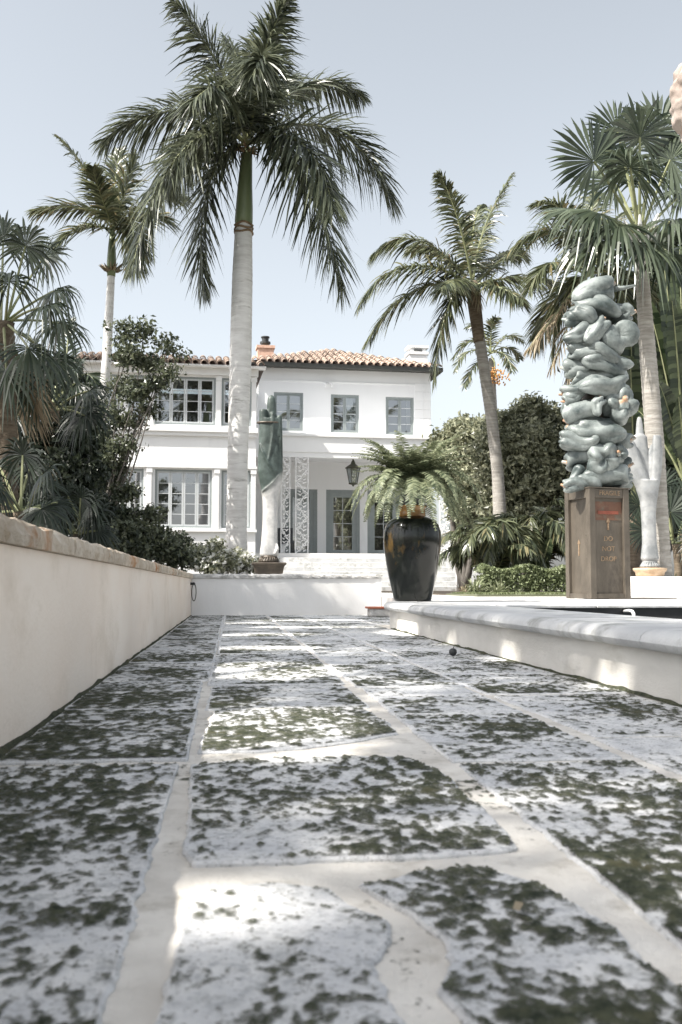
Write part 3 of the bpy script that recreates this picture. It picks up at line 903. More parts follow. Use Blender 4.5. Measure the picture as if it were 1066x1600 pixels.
# roofs with single barrel tiles
tile_me = None
def barrel_tile():
    m = MB(); n = 6; L = .46
    V = []
    for (y, r, zz) in ((0, .118, 0), (L, .095, -.012)):
        for k in range(n + 1):
            a = math.pi * k / n
            V.append((r * math.cos(a), y, r * math.sin(a) + zz))
    for k in range(n + 1):
        a = math.pi * k / n
        V.append((.098 * math.cos(a), 0, .098 * math.sin(a)))
    F = [(k, k + 1, n + 2 + k, n + 1 + k) for k in range(n)] + [(2*n+2+k, 2*n+3+k, k + 1, k) for k in range(n)]
    m.add(V, F)
    return m
def tiled_roof(x0, x1, y0, z0, slope, ymax, hipL, hipR, seed, pitchx=.272):
    global tile_me
    r = random.Random(seed)
    t = math.tan(slope)
    d = MB()
    ya = ymax
    d.add([(x0, y0, z0), (x1, y0, z0), (x1 - hipR, y0 + ya, z0 + ya * t), (x0 + hipL, y0 + ya, z0 + ya * t)], [(0, 1, 2, 3)])
    d.add([(x1, y0, z0), (x1, y0 + 2*ya, z0), (x1 - hipR, y0 + ya, z0 + ya*t)], [(0, 1, 2)])
    d.add([(x0, y0, z0), (x0, y0 + 2*ya, z0), (x0 + hipL, y0 + ya, z0 + ya*t)], [(2, 1, 0)])
    d.add([(x0, y0 + 2*ya, z0), (x1, y0 + 2*ya, z0), (x1 - hipR, y0 + ya, z0 + ya*t), (x0 + hipL, y0 + ya, z0 + ya*t)], [(3, 2, 1, 0)])
    rf = d.build('roof', MT['deck'], house)
    n = int((x1 - x0) / pitchx)
    for i in range(n):
        x = x0 + (i + .5) * (x1 - x0) / n
        lim = ya
        if hipL: lim = min(lim, (x - x0) / hipL * ya)
        if hipR: lim = min(lim, (x1 - x) / hipR * ya)
        s = -.10
        while s < lim - .05 and s < ya:
            if tile_me is None:
                o = barrel_tile().build('roof_tile', MT['tile'], rf); tile_me = o.data
                tile_me.polygons.foreach_set('use_smooth', [True] * len(tile_me.polygons))
                tile_me.set_sharp_from_angle(angle=math.radians(50))
            else:
                o = bpy.data.objects.new('roof_tile', tile_me); COL.objects.link(o); o.parent = rf
            o.location = (x + r.uniform(-.012, .012), y0 + s, z0 + s * t + .035 + r.uniform(-.004, .012))
            o.rotation_euler = (slope + r.uniform(-.01, .05), 0, r.uniform(-.03, .03))
            s += .40 * math.cos(slope)
    return rf
tiled_roof(-1.6, 6.12, -.52, 8.97, math.radians(20), 3.86, 3.86, 3.86, 1)
m = MB(); m.box(-1.6, 6.14, -.56, -.50, 8.83, 8.97); m.box(-1.6, 6.14, -.50, 0.0, 8.87, 8.9)
m.box(6.10, 6.15, -.50, 8, 8.83, 8.97)
m.build('eave', MT['fascia'], house)

# left wing
WY = -4.0
WU = [(-6.9, -6.0, 5.91, 7.56), (-5.72, -5.08, 5.91, 7.56), (-4.84, -2.80, 5.91, 7.56), (-2.60, -1.58, 5.91, 7.56)]
WL = [(-6.55, -5.18, 2.41, 4.38), (-4.80, -2.90, 2.41, 4.38), (-2.58, -1.58, 2.41, 4.38)]
facade('wing_wall', -7.2, -1.42, .2, 7.84, WY, WU + WL)
m = MB()
m.add([(-1.42, WY, .2), (-1.42, 0, .2), (-1.42, 0, 7.84), (-1.42, WY, 7.84)], [(0, 1, 2, 3)])
m.add([(-7.2, WY, .2), (-7.2, 8, .2), (-7.2, 8, 7.84), (-7.2, WY, 7.84)], [(3, 2, 1, 0)])
m.build('side_wall', MT['house_white'], house)
for w, n_ in zip(WU, (2, 1, 4, 2)):
    window('window', *w, WY, n_, 4, sashmat='muntin')
for w, n_ in zip(WL, (3, 4, 2)):
    window('window', *w, WY, n_, 5, sashmat='muntin')
m = MB(); m.box(-7.2, -1.36, WY - .16, WY + .02, 5.66, 5.84); m.box(-7.2, -1.38, WY - .10, WY + .02, 5.53, 5.657)
m.build('sill_band', MT['trim_white'], house)
m = MB(); m.box(-7.2, -1.38, WY - .10, WY + .02, 4.43, 4.52)
m.build('string_course', MT['trim_white'], house)
m = MB(); m.box(-7.2, -1.38, WY - .10, WY + .02, 2.28, 2.37)
m.build('sill_band', MT['trim_white'], house)
m = MB(); m.box(-7.2, -1.36, WY - .14, WY + .02, 7.62, 7.86)
m.build('cornice', MT['trim_white'], house)
for (x, z0, z1) in ((-4.96, 5.85, 7.61), (-2.70, 5.85, 7.61), (-1.50, 5.85, 7.61), (-4.99, 2.38, 4.42), (-2.74, 2.38, 4.42), (-1.50, 2.38, 4.42)):
    m = MB(); m.box(x - .075, x + .075, WY - .06, WY + .01, z0, z1); m.box(x - .10, x + .10, WY - .085, WY + .01, z1 - .16, z1 - .002)
    m.build('pilaster', MT['trim_white'], house)
tiled_roof(-7.5, -1.15, WY - .42, 7.92, math.radians(17), 2.2, 0, .9, 2)
m = MB(); m.box(-7.5, -1.12, WY - .44, WY + .0, 7.862, 7.915)
m.build('eave', MT['trim_white'], house)
m = MB(); m.lathe([(.02, .3), (.02, 0), (.16, -.03), (.24, -.12), (.18, -.2), (.02, -.22)], 16, (-3.75, -2.6, 4.2))
m.build('pendant_lamp', MT['trim_white'], house, smooth=True)
m = MB(); m.box(-7.2, -1.42, WY - .02, WY - .001, .2, .6)
m.build('plinth', MT['house_white'], house)

# porch: floor, roof slab with parapet, lattice columns, lantern
PY = -3.0
m = MB(); m.box(-1.40, 7.0, PY - .35, -.01, .2, 1.60)
m.build('porch_floor', MT['stucco_white'], house)
m = MB()
m.box(-1.40, 5.95, PY, PY + .3, 5.20, 5.76); m.box(5.65, 5.95, PY + .3, -.01, 5.20, 5.76); m.box(-1.40, 5.648, PY + .3, -.01, 5.24, 5.42)
m.build('porch_roof', MT['house_white'], house)
m = MB(); m.box(-1.40, 6.02, PY - .07, PY + .34, 5.762, 5.84); m.box(5.62, 6.02, PY + .343, -.01, 5.762, 5.84)
m.build('parapet_cap', MT['trim_white'], house)
m = MB(); m.box(-1.40, 5.92, PY + .03, PY + .26, 5.02, 5.198)
m.build('porch_beam', MT['house_white'], house)

def lattice_column(x0, x1, y, z0, z1, seed):
    m = MB(); w = .035
    m.box(x0, x0 + w, y - .02, y + .02, z0, z1); m.box(x1 - w, x1, y - .02, y + .02, z0, z1)
    H = .42; z = z0 + .03; fl = 1; cx = (x0 + x1) / 2; hw = (x1 - x0) / 2 - w
    while z < z1 - .1:
        for sg in (1, -1):
            # scroll: an S that curls at both ends
            pts = []
            for k in range(15):
                a = k / 14 * 2.1 * math.pi
                rr = hw * .62 * (1 - k / 14 * .72)
                pts.append((cx + sg * fl * (hw * .35 - rr * math.cos(a)), y, z + H * .28 + (H * .5 if sg > 0 else 0) + rr * math.sin(a) * 1.1))
            m.tube(pts, .013, 5)
        m.tube([(cx - fl * hw, y, z), (cx - fl * hw * .2, y, z + H * .3), (cx + fl * hw * .2, y, z + H * .65), (cx + fl * hw, y, z + H)], .018, 5)
        for dx, dz in ((.6, .12), (-.6, .85), (.7, .55), (-.7, .4)):
            m.tube([(cx + dx * hw * fl * .4, y, z + H * dz), (cx + dx * hw * fl * 1.35, y, z + H * dz + .05)], [.03, .012], 5)
        z += H; fl = -fl
    return m.build('lattice_column', MT['trim_white'], house)
lattice_column(.06, .53, PY + .02, 1.60, 5.02, 1)
lattice_column(-.46, -.12, PY + .02, 1.60, 5.02, 2)
lattice_column(5.30, 5.75, PY + .02, 1.60, 5.02, 3)

lan = UH(552, 736, -1.6)
m = MB(); cx, cy, cz = lan.x, -1.6, lan.z
m.lathe([(.03, .62), (.03, .40), (.05, .38), (.09, .28), (.10, .26), (.30, .12), (.31, .09), (.27, .085)], 6, (cx, cy, cz))
m.tube([(cx, cy, cz + .6), (cx, cy, 5.24)], .018, 6)
m.lathe([(.10, 0), (.10, .03)], 8, (cx, cy, 5.20))
for k in range(6):
    a = math.pi / 3 * k
    m.tube([(cx + .25*math.cos(a), cy + .25*math.sin(a), cz + .09), (cx + .15*math.cos(a), cy + .15*math.sin(a), cz - .45)], .014, 5)
m.lathe([(.17, -.45), (.17, -.49), (.05, -.52), (.02, -.58)], 6, (cx, cy, cz))
m.tube([(cx, cy, cz - .45), (cx, cy, cz - .2)], .03, 6)
lantern = m.build('lantern', MT['verdigris_lamp'])
lantern.matrix_world = Matrix.Translation(HO) @ Matrix.Rotation(HPHI, 4, 'Z')
tag(lantern, 'six-sided bronze lantern hanging under the porch roof', 'lantern')
m = MB()
for k in range(6):
    a = math.pi / 3 * k; b = a + math.pi / 3
    m.add([(cx + .235*math.cos(a), cy + .235*math.sin(a), cz + .08), (cx + .235*math.cos(b), cy + .235*math.sin(b), cz + .08), (cx + .145*math.cos(b), cy + .145*math.sin(b), cz - .44), (cx + .145*math.cos(a), cy + .145*math.sin(a), cz - .44)], [(0, 1, 2, 3)])
gl = m.build('lantern_pane', MT['glass'], lantern)

# chimneys
def chimney(px0, px1, pyt, y, mat, cap):
    a = UH(px0, pyt, y); b = UH(px1, pyt, y)
    m = MB(); W = b.x - a.x
    m.box(a.x, b.x, y, y + W * .8, 8.8, a.z - .12); m.box(a.x - .05, b.x + .05, y - .05, y + W*.8 + .05, a.z - .118, a.z)
    ch = m.build('chimney', mat, house)
    c = MB(); cx = (a.x + b.x) / 2; cy = y + W * .4
    if cap == 'pot':
        for k in range(4):
            qx = cx + (-.14 if k % 2 else .14); qy = cy + (-.14 if k // 2 else .14)
            c.tube([(qx, qy, a.z), (qx, qy, a.z + .12)], .025, 6)
        c.lathe([(.22, .12), (.22, .2), (.14, .22), (.14, .36), (.18, .37), (.18, .42)], 12, (cx, cy, a.z))
        c.build('chimney_cap', MT['black'], ch)
    else:
        c.box(a.x + .08, a.x + .2, y, y + W*.8, a.z + .002, a.z + .16); c.box(b.x - .2, b.x - .08, y, y + W*.8, a.z + .002, a.z + .16)
        c.box(a.x - .05, b.x + .05, y - .06, y + W*.8 + .06, a.z + .162, a.z + .26)
        c.build('chimney_cap', mat, ch)
chimney(403, 428, 539, 2.6, MT['brick'], 'pot')
chimney(640, 668, 549, 3.0, MT['house_white'], 'hood')

# front steps, low wall and handrail
steps = thing('front_steps', HO + Matrix.Rotation(HPHI, 3, 'Z') @ Vector((2.6, -5, 0)), 'wide flight of white stone steps below the porch', 'steps', rz=HPHI)
for k in range(8):
    m = MB(); y1 = PY - .36 - k * .34
    m.box(-3.15, 3.7, -5 * 0 + (y1 - .34) + 5, y1 + 5 - .002, .2, 1.60 - (k + 1) * .165)
    o = m.build('step', MT['coping'], steps); bevel(o, .015)
m = MB(); m.box(5.98, 6.9, PY - .40, PY - .12, 1.602, 2.5); m.box(5.94, 6.94, PY - .44, PY - .08, 2.502, 2.57)
m.build('porch_wall', MT['house_white'], house)
rail = MB()
a = UH(690, 845, -3.4); b = UH(712, 876, -5.6)
rail.tube([(a.x - .1, -3.3, a.z + .12), (a.x, -3.4, a.z), (b.x, -5.6, b.z), (b.x, -5.75, b.z - .12), (b.x, -5.75, .29)], .035, 8)
rail.tube([(a.x, -3.45, a.z - .02), (a.x, -3.45, 1.6)], .03, 8)
ro = rail.build('handrail', MT['trim_white'], smooth=True)
ro.matrix_world = Matrix.Translation(HO) @ Matrix.Rotation(HPHI, 4, 'Z')
tag(ro, 'white metal handrail running down beside the porch steps', 'handrail')

# ------------------------------------------------------------------ plants: building blocks
ZUP = np.array([0, 0, 1.0])
def ribbons(mb, P, D, S, L, W, Gd, prof, mi=0, power=2.0):
    """many strap-shaped leaflets at once. prof: list of (position along, width factor)"""
    n = len(P); K = len(prof); V = np.zeros((n, K, 2, 3))
    for k, (s, w) in enumerate(prof):
        c = P + D * (L * s)[:, None] - ZUP * (Gd * L * s ** power)[:, None]
        V[:, k, 0] = c - S * (W * w * .5)[:, None]
        V[:, k, 1] = c + S * (W * w * .5)[:, None]
    base = (np.arange(n) * K * 2)[:, None]
    F = [base + np.array([k*2, k*2+1, k*2+3, k*2+2]) for k in range(K - 1)]
    mb.add(V.reshape(-1, 3), np.stack(F, 1).reshape(-1, 4), mi)

def bez(c, t):
    c = [np.array(tuple(p)) for p in c]; t = np.asarray(t)[:, None]
    if len(c) == 3:
        p = (1-t)**2*c[0] + 2*t*(1-t)*c[1] + t*t*c[2]; d = 2*(1-t)*(c[1]-c[0]) + 2*t*(c[2]-c[1])
    else:
        p = (1-t)**3*c[0] + 3*t*(1-t)**2*c[1] + 3*t*t*(1-t)*c[2] + t**3*c[3]
        d = 3*(1-t)**2*(c[1]-c[0]) + 6*t*(1-t)*(c[2]-c[1]) + 3*t*t*(c[3]-c[2])
    return p, norm(d)

LEAFLET = [(0, .55), (.3, 1), (.7, .75), (1, .06)]
def frond(ctrl, n, L, W, seed, droop=.5, plum=.5, pet=.1, a0=68, a1=28, rr=.028, lift=.15, mats=('leaf_royal', 'rachis'), name='frond', ragged=0.0):
    r = rng(seed); mb = MB()
    ts = np.linspace(pet, .995, n)
    ts = np.clip(ts + r.normal(0, .3 / n, n), pet, .999)
    P, T = bez(ctrl, ts)
    S = np.cross(T, ZUP); S = norm(S + 1e-4)
    # keep the leaf blade plane steady where the stalk climbs steeply
    Nn = norm(np.cross(S, T))
    u = (ts - pet) / (1 - pet)
    prof = np.clip(np.sin(np.pi * (.16 + .78 * u)), .05, 1) ** .7
    for sg in (1, -1):
        al = np.radians(a0 + (a1 - a0) * u + r.normal(0, 5, n))
        be = lift + r.normal(0, plum, n)
        D = norm(np.cos(al)[:, None] * T + np.sin(al)[:, None] * (sg * S * np.cos(be)[:, None] + Nn * np.sin(be)[:, None]))
        Ls = L * prof * r.uniform(.85, 1.1, n)
        side = norm(np.cross(D, Nn) + r.normal(0, .35, (n, 3)))
        keep = r.random(n) > ragged
        ribbons(mb, P[keep], D[keep], side[keep], Ls[keep], (W * r.uniform(.8, 1.15, n))[keep], (droop * r.uniform(.6, 1.4, n))[keep], LEAFLET)
    pr, _ = bez(ctrl, np.linspace(0, 1, 12))
    mb.tube(pr, np.linspace(rr, rr * .25, 12), 5, 1, cap=False)
    return mb.build(name, [MT[mats[0]], MT[mats[1]]])

def fan(hub, c, axis, nrm, R, seed, nseg=44, spread=150, droop=.35, split=.55, rr=.016, mats=('leaf_fan', 'rachis'), name='fan_leaf', sag=.3, fold=.0):
    """palmate leaf: stalk hub -> c, pleated blade of joined segments that part towards their tips"""
    r = rng(seed); mb = MB()
    hub = np.array(tuple(hub)); c = np.array(tuple(c)); A = norm(np.array(tuple(axis), dtype=float)); Nn = np.array(tuple(nrm), dtype=float)
    Nn = norm(Nn - A * np.dot(A, Nn)); S = np.cross(A, Nn)
    ph = np.radians(np.linspace(-spread, spread, nseg) + r.normal(0, 1.2, nseg))
    D = np.cos(ph)[:, None] * A + np.sin(ph)[:, None] * S
    cup = .16 + .10 * np.cos(ph)
    D = norm(D + Nn * (np.where(np.arange(nseg) % 2, .05, -.05) + fold * np.abs(np.sin(ph)))[:, None])
    Ls = R * (.72 + .28 * np.cos(ph / 2)) * r.uniform(.93, 1.05, nseg)
    step = 2 * math.radians(spread) / nseg
    W = Ls * split * step * 1.25
    side = norm(np.cross(D, Nn) + Nn * np.where(np.arange(nseg) % 2, .35, -.35)[:, None])
    ribbons(mb, np.repeat(c[None], nseg, 0), D, side, Ls, W, droop * r.uniform(.5, 1.5, nseg), [(.02, .06), (split * .5, .52), (split, 1), (.78, .62), (1, .05)], power=3.2)
    mid = (hub + c) / 2 + np.array([0, 0, sag * .25 * np.linalg.norm(c - hub)])
    pr, _ = bez([hub, mid, c], np.linspace(0, 1, 8))
    mb.tube(pr, np.linspace(rr * 1.5, rr, 8), 5, 1, cap=False)
    return mb.build(name, [MT[mats[0]], MT[mats[1]]])

def leaves(mb, C, N, size, r, mi=0, aspect=.5, droop=.0):
    """many small folded leaf blades at points C facing roughly N"""
    n = len(C)
    D = norm(r.normal(0, 1, (n, 3)) + np.array([0, 0, -droop]))
    N = norm(N + r.normal(0, .55, (n, 3)))
    S = norm(np.cross(D, N)); U_ = norm(np.cross(S, D))
    L = size * r.uniform(.45, 1.55, n)[:, None]
    w = L * aspect
    V = np.stack([C - D * L * .5, C - S * w * .5 + U_ * w * .18, C + D * L * .5, C + S * w * .5 + U_ * w * .18], 1)
    b = (np.arange(n) * 4)[:, None]
    F = np.stack([b + np.array([0, 1, 2]), b + np.array([0, 2, 3])], 1).reshape(-1, 3)
    mb.add(V.reshape(-1, 3), F, mi)

def clump_points(centres, radii, n, r, shell=.55, squash=.85):
    centres = np.array([tuple(c) for c in centres]); radii = np.array(radii)
    w = radii ** 2.2; k = r.choice(len(radii), n, p=w / w.sum())
    d = norm(r.normal(0, 1, (n, 3)))
    rad = radii[k] * (shell + (1 - shell) * r.random(n) ** .6) * (1 + .20 * r.normal(0, 1, n))
    off = d * rad[:, None]; off[:, 2] *= squash
    # break the surface into twig-sized tufts
    return centres[k] + off, d

def tufted(centres, radii, ntuft, per, tuft, r, shell=.5, squash=.85, flat=.7):
    T, d = clump_points(centres, radii, ntuft, r, shell, squash)
    C = np.repeat(T, per, 0) + r.normal(0, tuft, (ntuft * per, 3)) * np.array([1, 1, flat])
    N = norm(np.repeat(d, per, 0) + np.array([0, 0, .6]))
    return C, N

def branchy(mb, base, centres, r, r0, mi=0, bend=.15, n=7):
    base = np.array(tuple(base))
    for c in centres:
        c = np.array(tuple(c)); mid = base + (c - base) * .45 + r.normal(0, bend, 3) * np.linalg.norm(c - base) * .5
        mid[2] = base[2] + (c[2] - base[2]) * .55
        pr, _ = bez([base, mid, c], np.linspace(0, 1, n))
        mb.tube(pr, np.linspace(r0, r0 * .18, n), 6, mi)

def bush(name, label, cat, base, centres, radii, mat, ntuft, per, tuft, leaf, seed, group=None, r0=.035, aspect=.5, shell=.5, stems=True, squash=.85, flowers=0):
    t = thing(name, base, label, cat, group)
    r = rng(seed); mb = MB()
    C, N = tufted(centres, radii, ntuft, per, tuft, r, shell, squash)
    C[:, 2] = np.maximum(C[:, 2], base[2] + .02)
    leaves(mb, C, N, leaf, r, aspect=aspect)
    place(mb.build('crown', MT[mat]), t)
    if stems:
        mb = MB(); branchy(mb, base, centres, r, r0)
        place(mb.build('stems' if r0 < .05 else 'trunk', MT['bark'], smooth=True), t)
    if flowers:
        mb = MB(); C, N = tufted(centres, radii, flowers, 5, .02, r, .92, squash)
        C[:, 2] = np.maximum(C[:, 2], base[2] + .02)
        leaves(mb, C, N, leaf * .8, r, aspect=.9)
        f = place(mb.build('blossoms', MT['petal']), t); f['kind'] = 'stuff'
    return t

def ringed_trunk(pts, radii, n=14, ring=.0, step=.12, seed=0):
    """trunk tube with slight leaf-scar rings"""
    mb = MB(); pts = np.array([tuple(p) for p in pts])
    seg = np.linalg.norm(np.diff(pts, axis=0), axis=1); s = np.r_[0, np.cumsum(seg)]
    m = max(int(s[-1] / step) * 2, 8); t = np.linspace(0, s[-1], m)
    # smooth through the points
    P = np.stack([np.interp(t, s, pts[:, k]) for k in range(3)], 1); Rr = np.interp(t, s, radii)
    for _ in range(6):
        P[1:-1] = (P[:-2] + 2 * P[1:-1] + P[2:]) / 4; Rr[1:-1] = (Rr[:-2] + 2 * Rr[1:-1] + Rr[2:]) / 4
    r = rng(seed)
    Rr = Rr * (1 + ring * np.where(np.arange(m) % 2, 1, -1) * r.uniform(.3, 1, m))
    mb.tube(P, Rr, n)
    return mb

def parts(root, *objs):
    for o in objs:
        place(o, root)

# ------------------------------------------------------------------ royal palm in front of the house
RY = 20.0
def RP(px, py, dy=0.0): return U(px, py, RY + dy)
rp = thing('royal_palm', RP(370, 905), 'tall royal palm with smooth pale trunk in front of the house', 'palm tree')
b0 = RP(369, 915); b0.z = .38
parts(rp, ringed_trunk([b0, RP(369.5, 820), RP(372, 700), RP(376, 560), RP(379, 430), RP(381, 345)], [.26, .205, .205, .222, .208, .17], 20, .012, .16, 1).build('trunk', MT['trunk_royal'], smooth=True))
mb = MB(); mb.tube([RP(381, 352), RP(381, 345), RP(382, 325), RP(383, 290), RP(385, 255), RP(387, 232)], [.175, .185, .175, .15, .125, .10], 16)
parts(rp, mb.build('crownshaft', MT['crownshaft'], smooth=True))
mb = MB()
for k in range(3):
    a = k * 2.1
    mb.tube([RP(381, 352 + 6*k) + Vector((.185*math.cos(t), .185*math.sin(t), .02*math.sin(3*t + a))) for t in np.linspace(0, 6.2, 20)], .022, 6)
parts(rp, mb.build('leaf_scar_ring', MT['fibre'], smooth=True))
mb = MB()
rr_ = rng(4)
for k in range(16):
    a = rr_.uniform(0, 6.28); e = RP(386, 236)
    mb.tube([e, e + Vector((.25*math.cos(a), .25*math.sin(a), rr_.uniform(-.12, .14)))], [.05, .01], 5)
parts(rp, mb.build('flower_bract', MT['fibre'], smooth=True))
cr = (387, 226)
RF = [  # image-space control points of each leaf stalk with depth offsets (metres, + is away)
    ([cr, (330, 150), (235, 160), (160, 222)], (0, .1, .2, .3), .78),
    ([cr, (320, 165), (240, 250), (206, 425)], (0, -.5, -1.0, -1.1), .85),
    ([cr, (335, 215), (300, 330), (318, 458)], (0, -.2, -.4, -.3), .72),
    ([cr, (375, 140), (320, 60), (272, 2)], (0, -.3, -.5, -.6), .8),
    ([cr, (395, 130), (415, 60), (448, 0)], (0, -.5, -.9, -1.3), .72),
    ([cr, (400, 150), (425, 40), (395, 118)], (0, -.9, -1.7, -2.3), .8),
    ([cr, (430, 130), (520, 110), (566, 152)], (0, .6, 1.1, 1.4), .62),
    ([cr, (470, 165), (570, 190), (614, 322)], (0, .3, .5, .4), .85),
    ([cr, (450, 190), (500, 300), (536, 455)], (0, -.6, -1.1, -1.2), .9),
    ([cr, (440, 180), (505, 225), (520, 330)], (0, -1.0, -1.6, -2.0), .8),
    ([cr, (360, 150), (345, 110), (300, 160)], (0, -1.0, -1.6, -2.2), .8),
    ([cr, (425, 150), (450, 100), (470, 140)], (0, 1.0, 1.9, 2.4), .7),
    ([cr, (350, 180), (290, 200), (262, 300)], (0, .9, 1.6, 2.0), .8),
    ([cr, (395, 170), (385, 90), (350, 60)], (0, 1.0, 1.5, 2.2), .7),
]
for k, (pts, dys, L) in enumerate(RF):
    parts(rp, frond([RP(px, py, dy) for (px, py), dy in zip(pts, dys)], 190, L * 1.22, .044, 100 + k, droop=.50, plum=.55, pet=.09, a0=66, a1=34, rr=.035, lift=.1))
sp_ = MB(); sp_.tube([RP(388, 226), RP(390, 150), RP(391, 60)], [.05, .035, .006], 6)
parts(rp, sp_.build('spear_leaf', MT['leaf_royal'], smooth=True))

# ------------------------------------------------------------------ slim palm on the left
SY = 24.0
def SP(px, py, dy=0.0): return U(px, py, SY + dy)
b0 = SP(150, 900); b0.z = .38
sp = thing('slender_palm', b0, 'slender palm with thin pale trunk rising behind the leafy tree on the left', 'palm tree')
parts(sp, ringed_trunk([b0, SP(152, 760), SP(160, 640), SP(167, 560), SP(174, 430)], [.15, .13, .12, .11, .09], 12, .03, .15, 2).build('trunk', MT['trunk_royal'], smooth=True))
mb = MB(); mb.tube([SP(174, 432), SP(174.5, 410), SP(175, 385), SP(176, 360)], [.10, .115, .09, .06], 10)
parts(sp, mb.build('crownshaft', MT['crownshaft'], smooth=True))
mb = MB(); r = rng(6)
for k in range(18):
    a = r.uniform(0, 6.28); e = SP(174, 424); q_ = e + Vector((.3*math.cos(a), .3*math.sin(a), r.uniform(.05, .25)))
    mb.tube([e, (e + q_) / 2 + Vector((0, 0, -.04)), q_], [.03, .035, .006], 5)
parts(sp, mb.build('flower_bract', MT['leaf_dry'], smooth=True))
cr = (176, 358)
SF = [([cr, (150, 320), (110, 318), (52, 330)], (0, 0, .1, .2), .5),
      ([cr, (160, 310), (135, 260), (92, 215)], (0, .1, .2, .4), .5),
      ([cr, (150, 350), (100, 350), (85, 395)], (0, -.6, -.8, -.9), .45),
      ([cr, (178, 300), (180, 260), (190, 232)], (0, .5, .9, 1.2), .45),
      ([cr, (190, 310), (205, 280), (212, 240)], (0, -.2, -.3, -.3), .5),
      ([cr, (210, 315), (250, 300), (290, 310)], (0, .3, .5, .5), .5),
      ([cr, (200, 340), (240, 330), (262, 345)], (0, -.6, -.9, -1.0), .5),
      ([cr, (195, 350), (215, 370), (207, 425)], (0, -.4, -.6, -.6), .45),
      ([cr, (165, 320), (150, 290), (145, 262)], (0, -.6, -1.0, -1.4), .45),
      ([cr, (185, 330), (200, 350), (232, 400)], (0, .5, .8, 1.0), .45)]
for k, (pts, dys, L) in enumerate(SF):
    parts(sp, frond([SP(px, py, dy) for (px, py), dy in zip(pts, dys)], 95, L * 1.55, .048, 200 + k, droop=.4, plum=.3, a0=62, a1=28, rr=.022, lift=.25, mats=('leaf_coco', 'rachis')))

# ------------------------------------------------------------------ leaning coconut palm right of the house
CY = 25.0
def CP(px, py, dy=0.0): return U(px, py, CY + dy)
b0 = CP(781, 905); b0.z = .28
cp = thing('coconut_palm', b0, 'curved coconut palm with arching fronds to the right of the house roof', 'palm tree')
parts(cp, ringed_trunk([b0, CP(781, 800), CP(778, 740), CP(768, 650), CP(757, 580), CP(748, 520), CP(741, 468)], [.22, .17, .155, .15, .145, .14, .15], 14, .035, .12, 3).build('trunk', MT['trunk_grey'], smooth=True))
mb = MB(); mb.tube([CP(749, 535), CP(746, 510), CP(742, 480), CP(740, 455), CP(738, 440)], [.15, .165, .18, .2, .12], 12)
parts(cp, mb.build('leaf_base', MT['trunk_brown'], smooth=True))
cr = (739, 448)
CF = [([cr, (725, 360), (705, 300), (686, 272)], (0, -.4, -.7, -.8), .62),
      ([cr, (745, 370), (765, 330), (800, 272)], (0, .3, .4, .5), .6),
      ([cr, (690, 380), (630, 345), (582, 400)], (0, .1, .2, .2), .68),
      ([cr, (680, 400), (600, 400), (563, 475)], (0, -.3, -.6, -.7), .68),
      ([cr, (680, 430), (620, 450), (572, 535)], (0, .2, .3, .3), .68),
      ([cr, (715, 440), (690, 470), (678, 600)], (0, -.3, -.5, -.5), .6),
      ([cr, (790, 400), (830, 350), (880, 365)], (0, .2, .4, .5), .62),
      ([cr, (780, 430), (840, 430), (890, 448)], (0, -.4, -.6, -.7), .62),
      ([cr, (770, 440), (800, 455), (815, 470)], (0, -.7, -1.3, -1.6), .55),
      ([cr, (720, 430), (700, 440), (690, 450)], (0, -.9, -1.5, -1.9), .55),
      ([cr, (735, 380), (740, 330), (752, 320)], (0, .7, 1.1, 1.6), .6),
      ([cr, (700, 400), (660, 370), (645, 390)], (0, .9, 1.5, 1.9), .6),
      ([cr, (770, 400), (800, 380), (815, 400)], (0, .9, 1.5, 2.0), .6)]
for k, (pts, dys, L) in enumerate(CF):
    parts(cp, frond([CP(px, py, dy) for (px, py), dy in zip(pts, dys)], 115, L * 1.2, .05, 300 + k, droop=.55, plum=.25, a0=66, a1=26, rr=.035, lift=.1, mats=('leaf_coco', 'rachis')))
for k, (pts, dys) in enumerate([([cr, (742, 440), (746, 450), (748, 480)], (0, -.3, -.4, -.4)), ([cr, (730, 440), (718, 450), (716, 475)], (0, -.3, -.5, -.5))]):
    parts(cp, frond([CP(px, py, dy) for (px, py), dy in zip(pts, dys)], 22, .3, .03, 340 + k, droop=.9, plum=.4, mats=('leaf_dry', 'rachis'), name='flower_stalk'))

# small palm far behind with orange fruit
FY = 36.0
def FP(px, py, dy=0.0): return U(px, py, FY + dy)
b0 = FP(776, 905); b0.z = .25
fp = thing('fruiting_palm', b0, 'small distant palm with an orange fruit cluster behind the coconut trunk', 'palm tree')
parts(fp, ringed_trunk([b0, FP(775, 700), FP(771, 620), FP(768, 560)], [.16, .13, .12, .11], 10, .03, .2, 4).build('trunk', MT['trunk_grey'], smooth=True))
cr = (768, 552)
FF = [([cr, (745, 520), (725, 530), (708, 560)], .5), ([cr, (750, 560), (735, 575), (726, 605)], .5), ([cr, (755, 510), (750, 500), (730, 512)], .5),
      ([cr, (765, 515), (770, 500), (775, 498)], .5), ([cr, (785, 520), (800, 518), (818, 535)], .5), ([cr, (785, 545), (795, 555), (800, 580)], .5), ([cr, (790, 535), (805, 545), (812, 560)], .45), ([cr, (745, 540), (720, 545), (712, 580)], .45)]
for k, (pts, L) in enumerate(FF):
    dy = (-1) ** k * .4 * (1 + k % 3)
    parts(fp, frond([FP(px, py, dy * j / 3) for j, (px, py) in enumerate(pts)], 45, L, .05, 360 + k, droop=.35, plum=.3, a0=60, a1=30, rr=.03, mats=('leaf_coco', 'rachis')))
mb = MB(); r = rng(9); e = FP(774, 588, -.3)
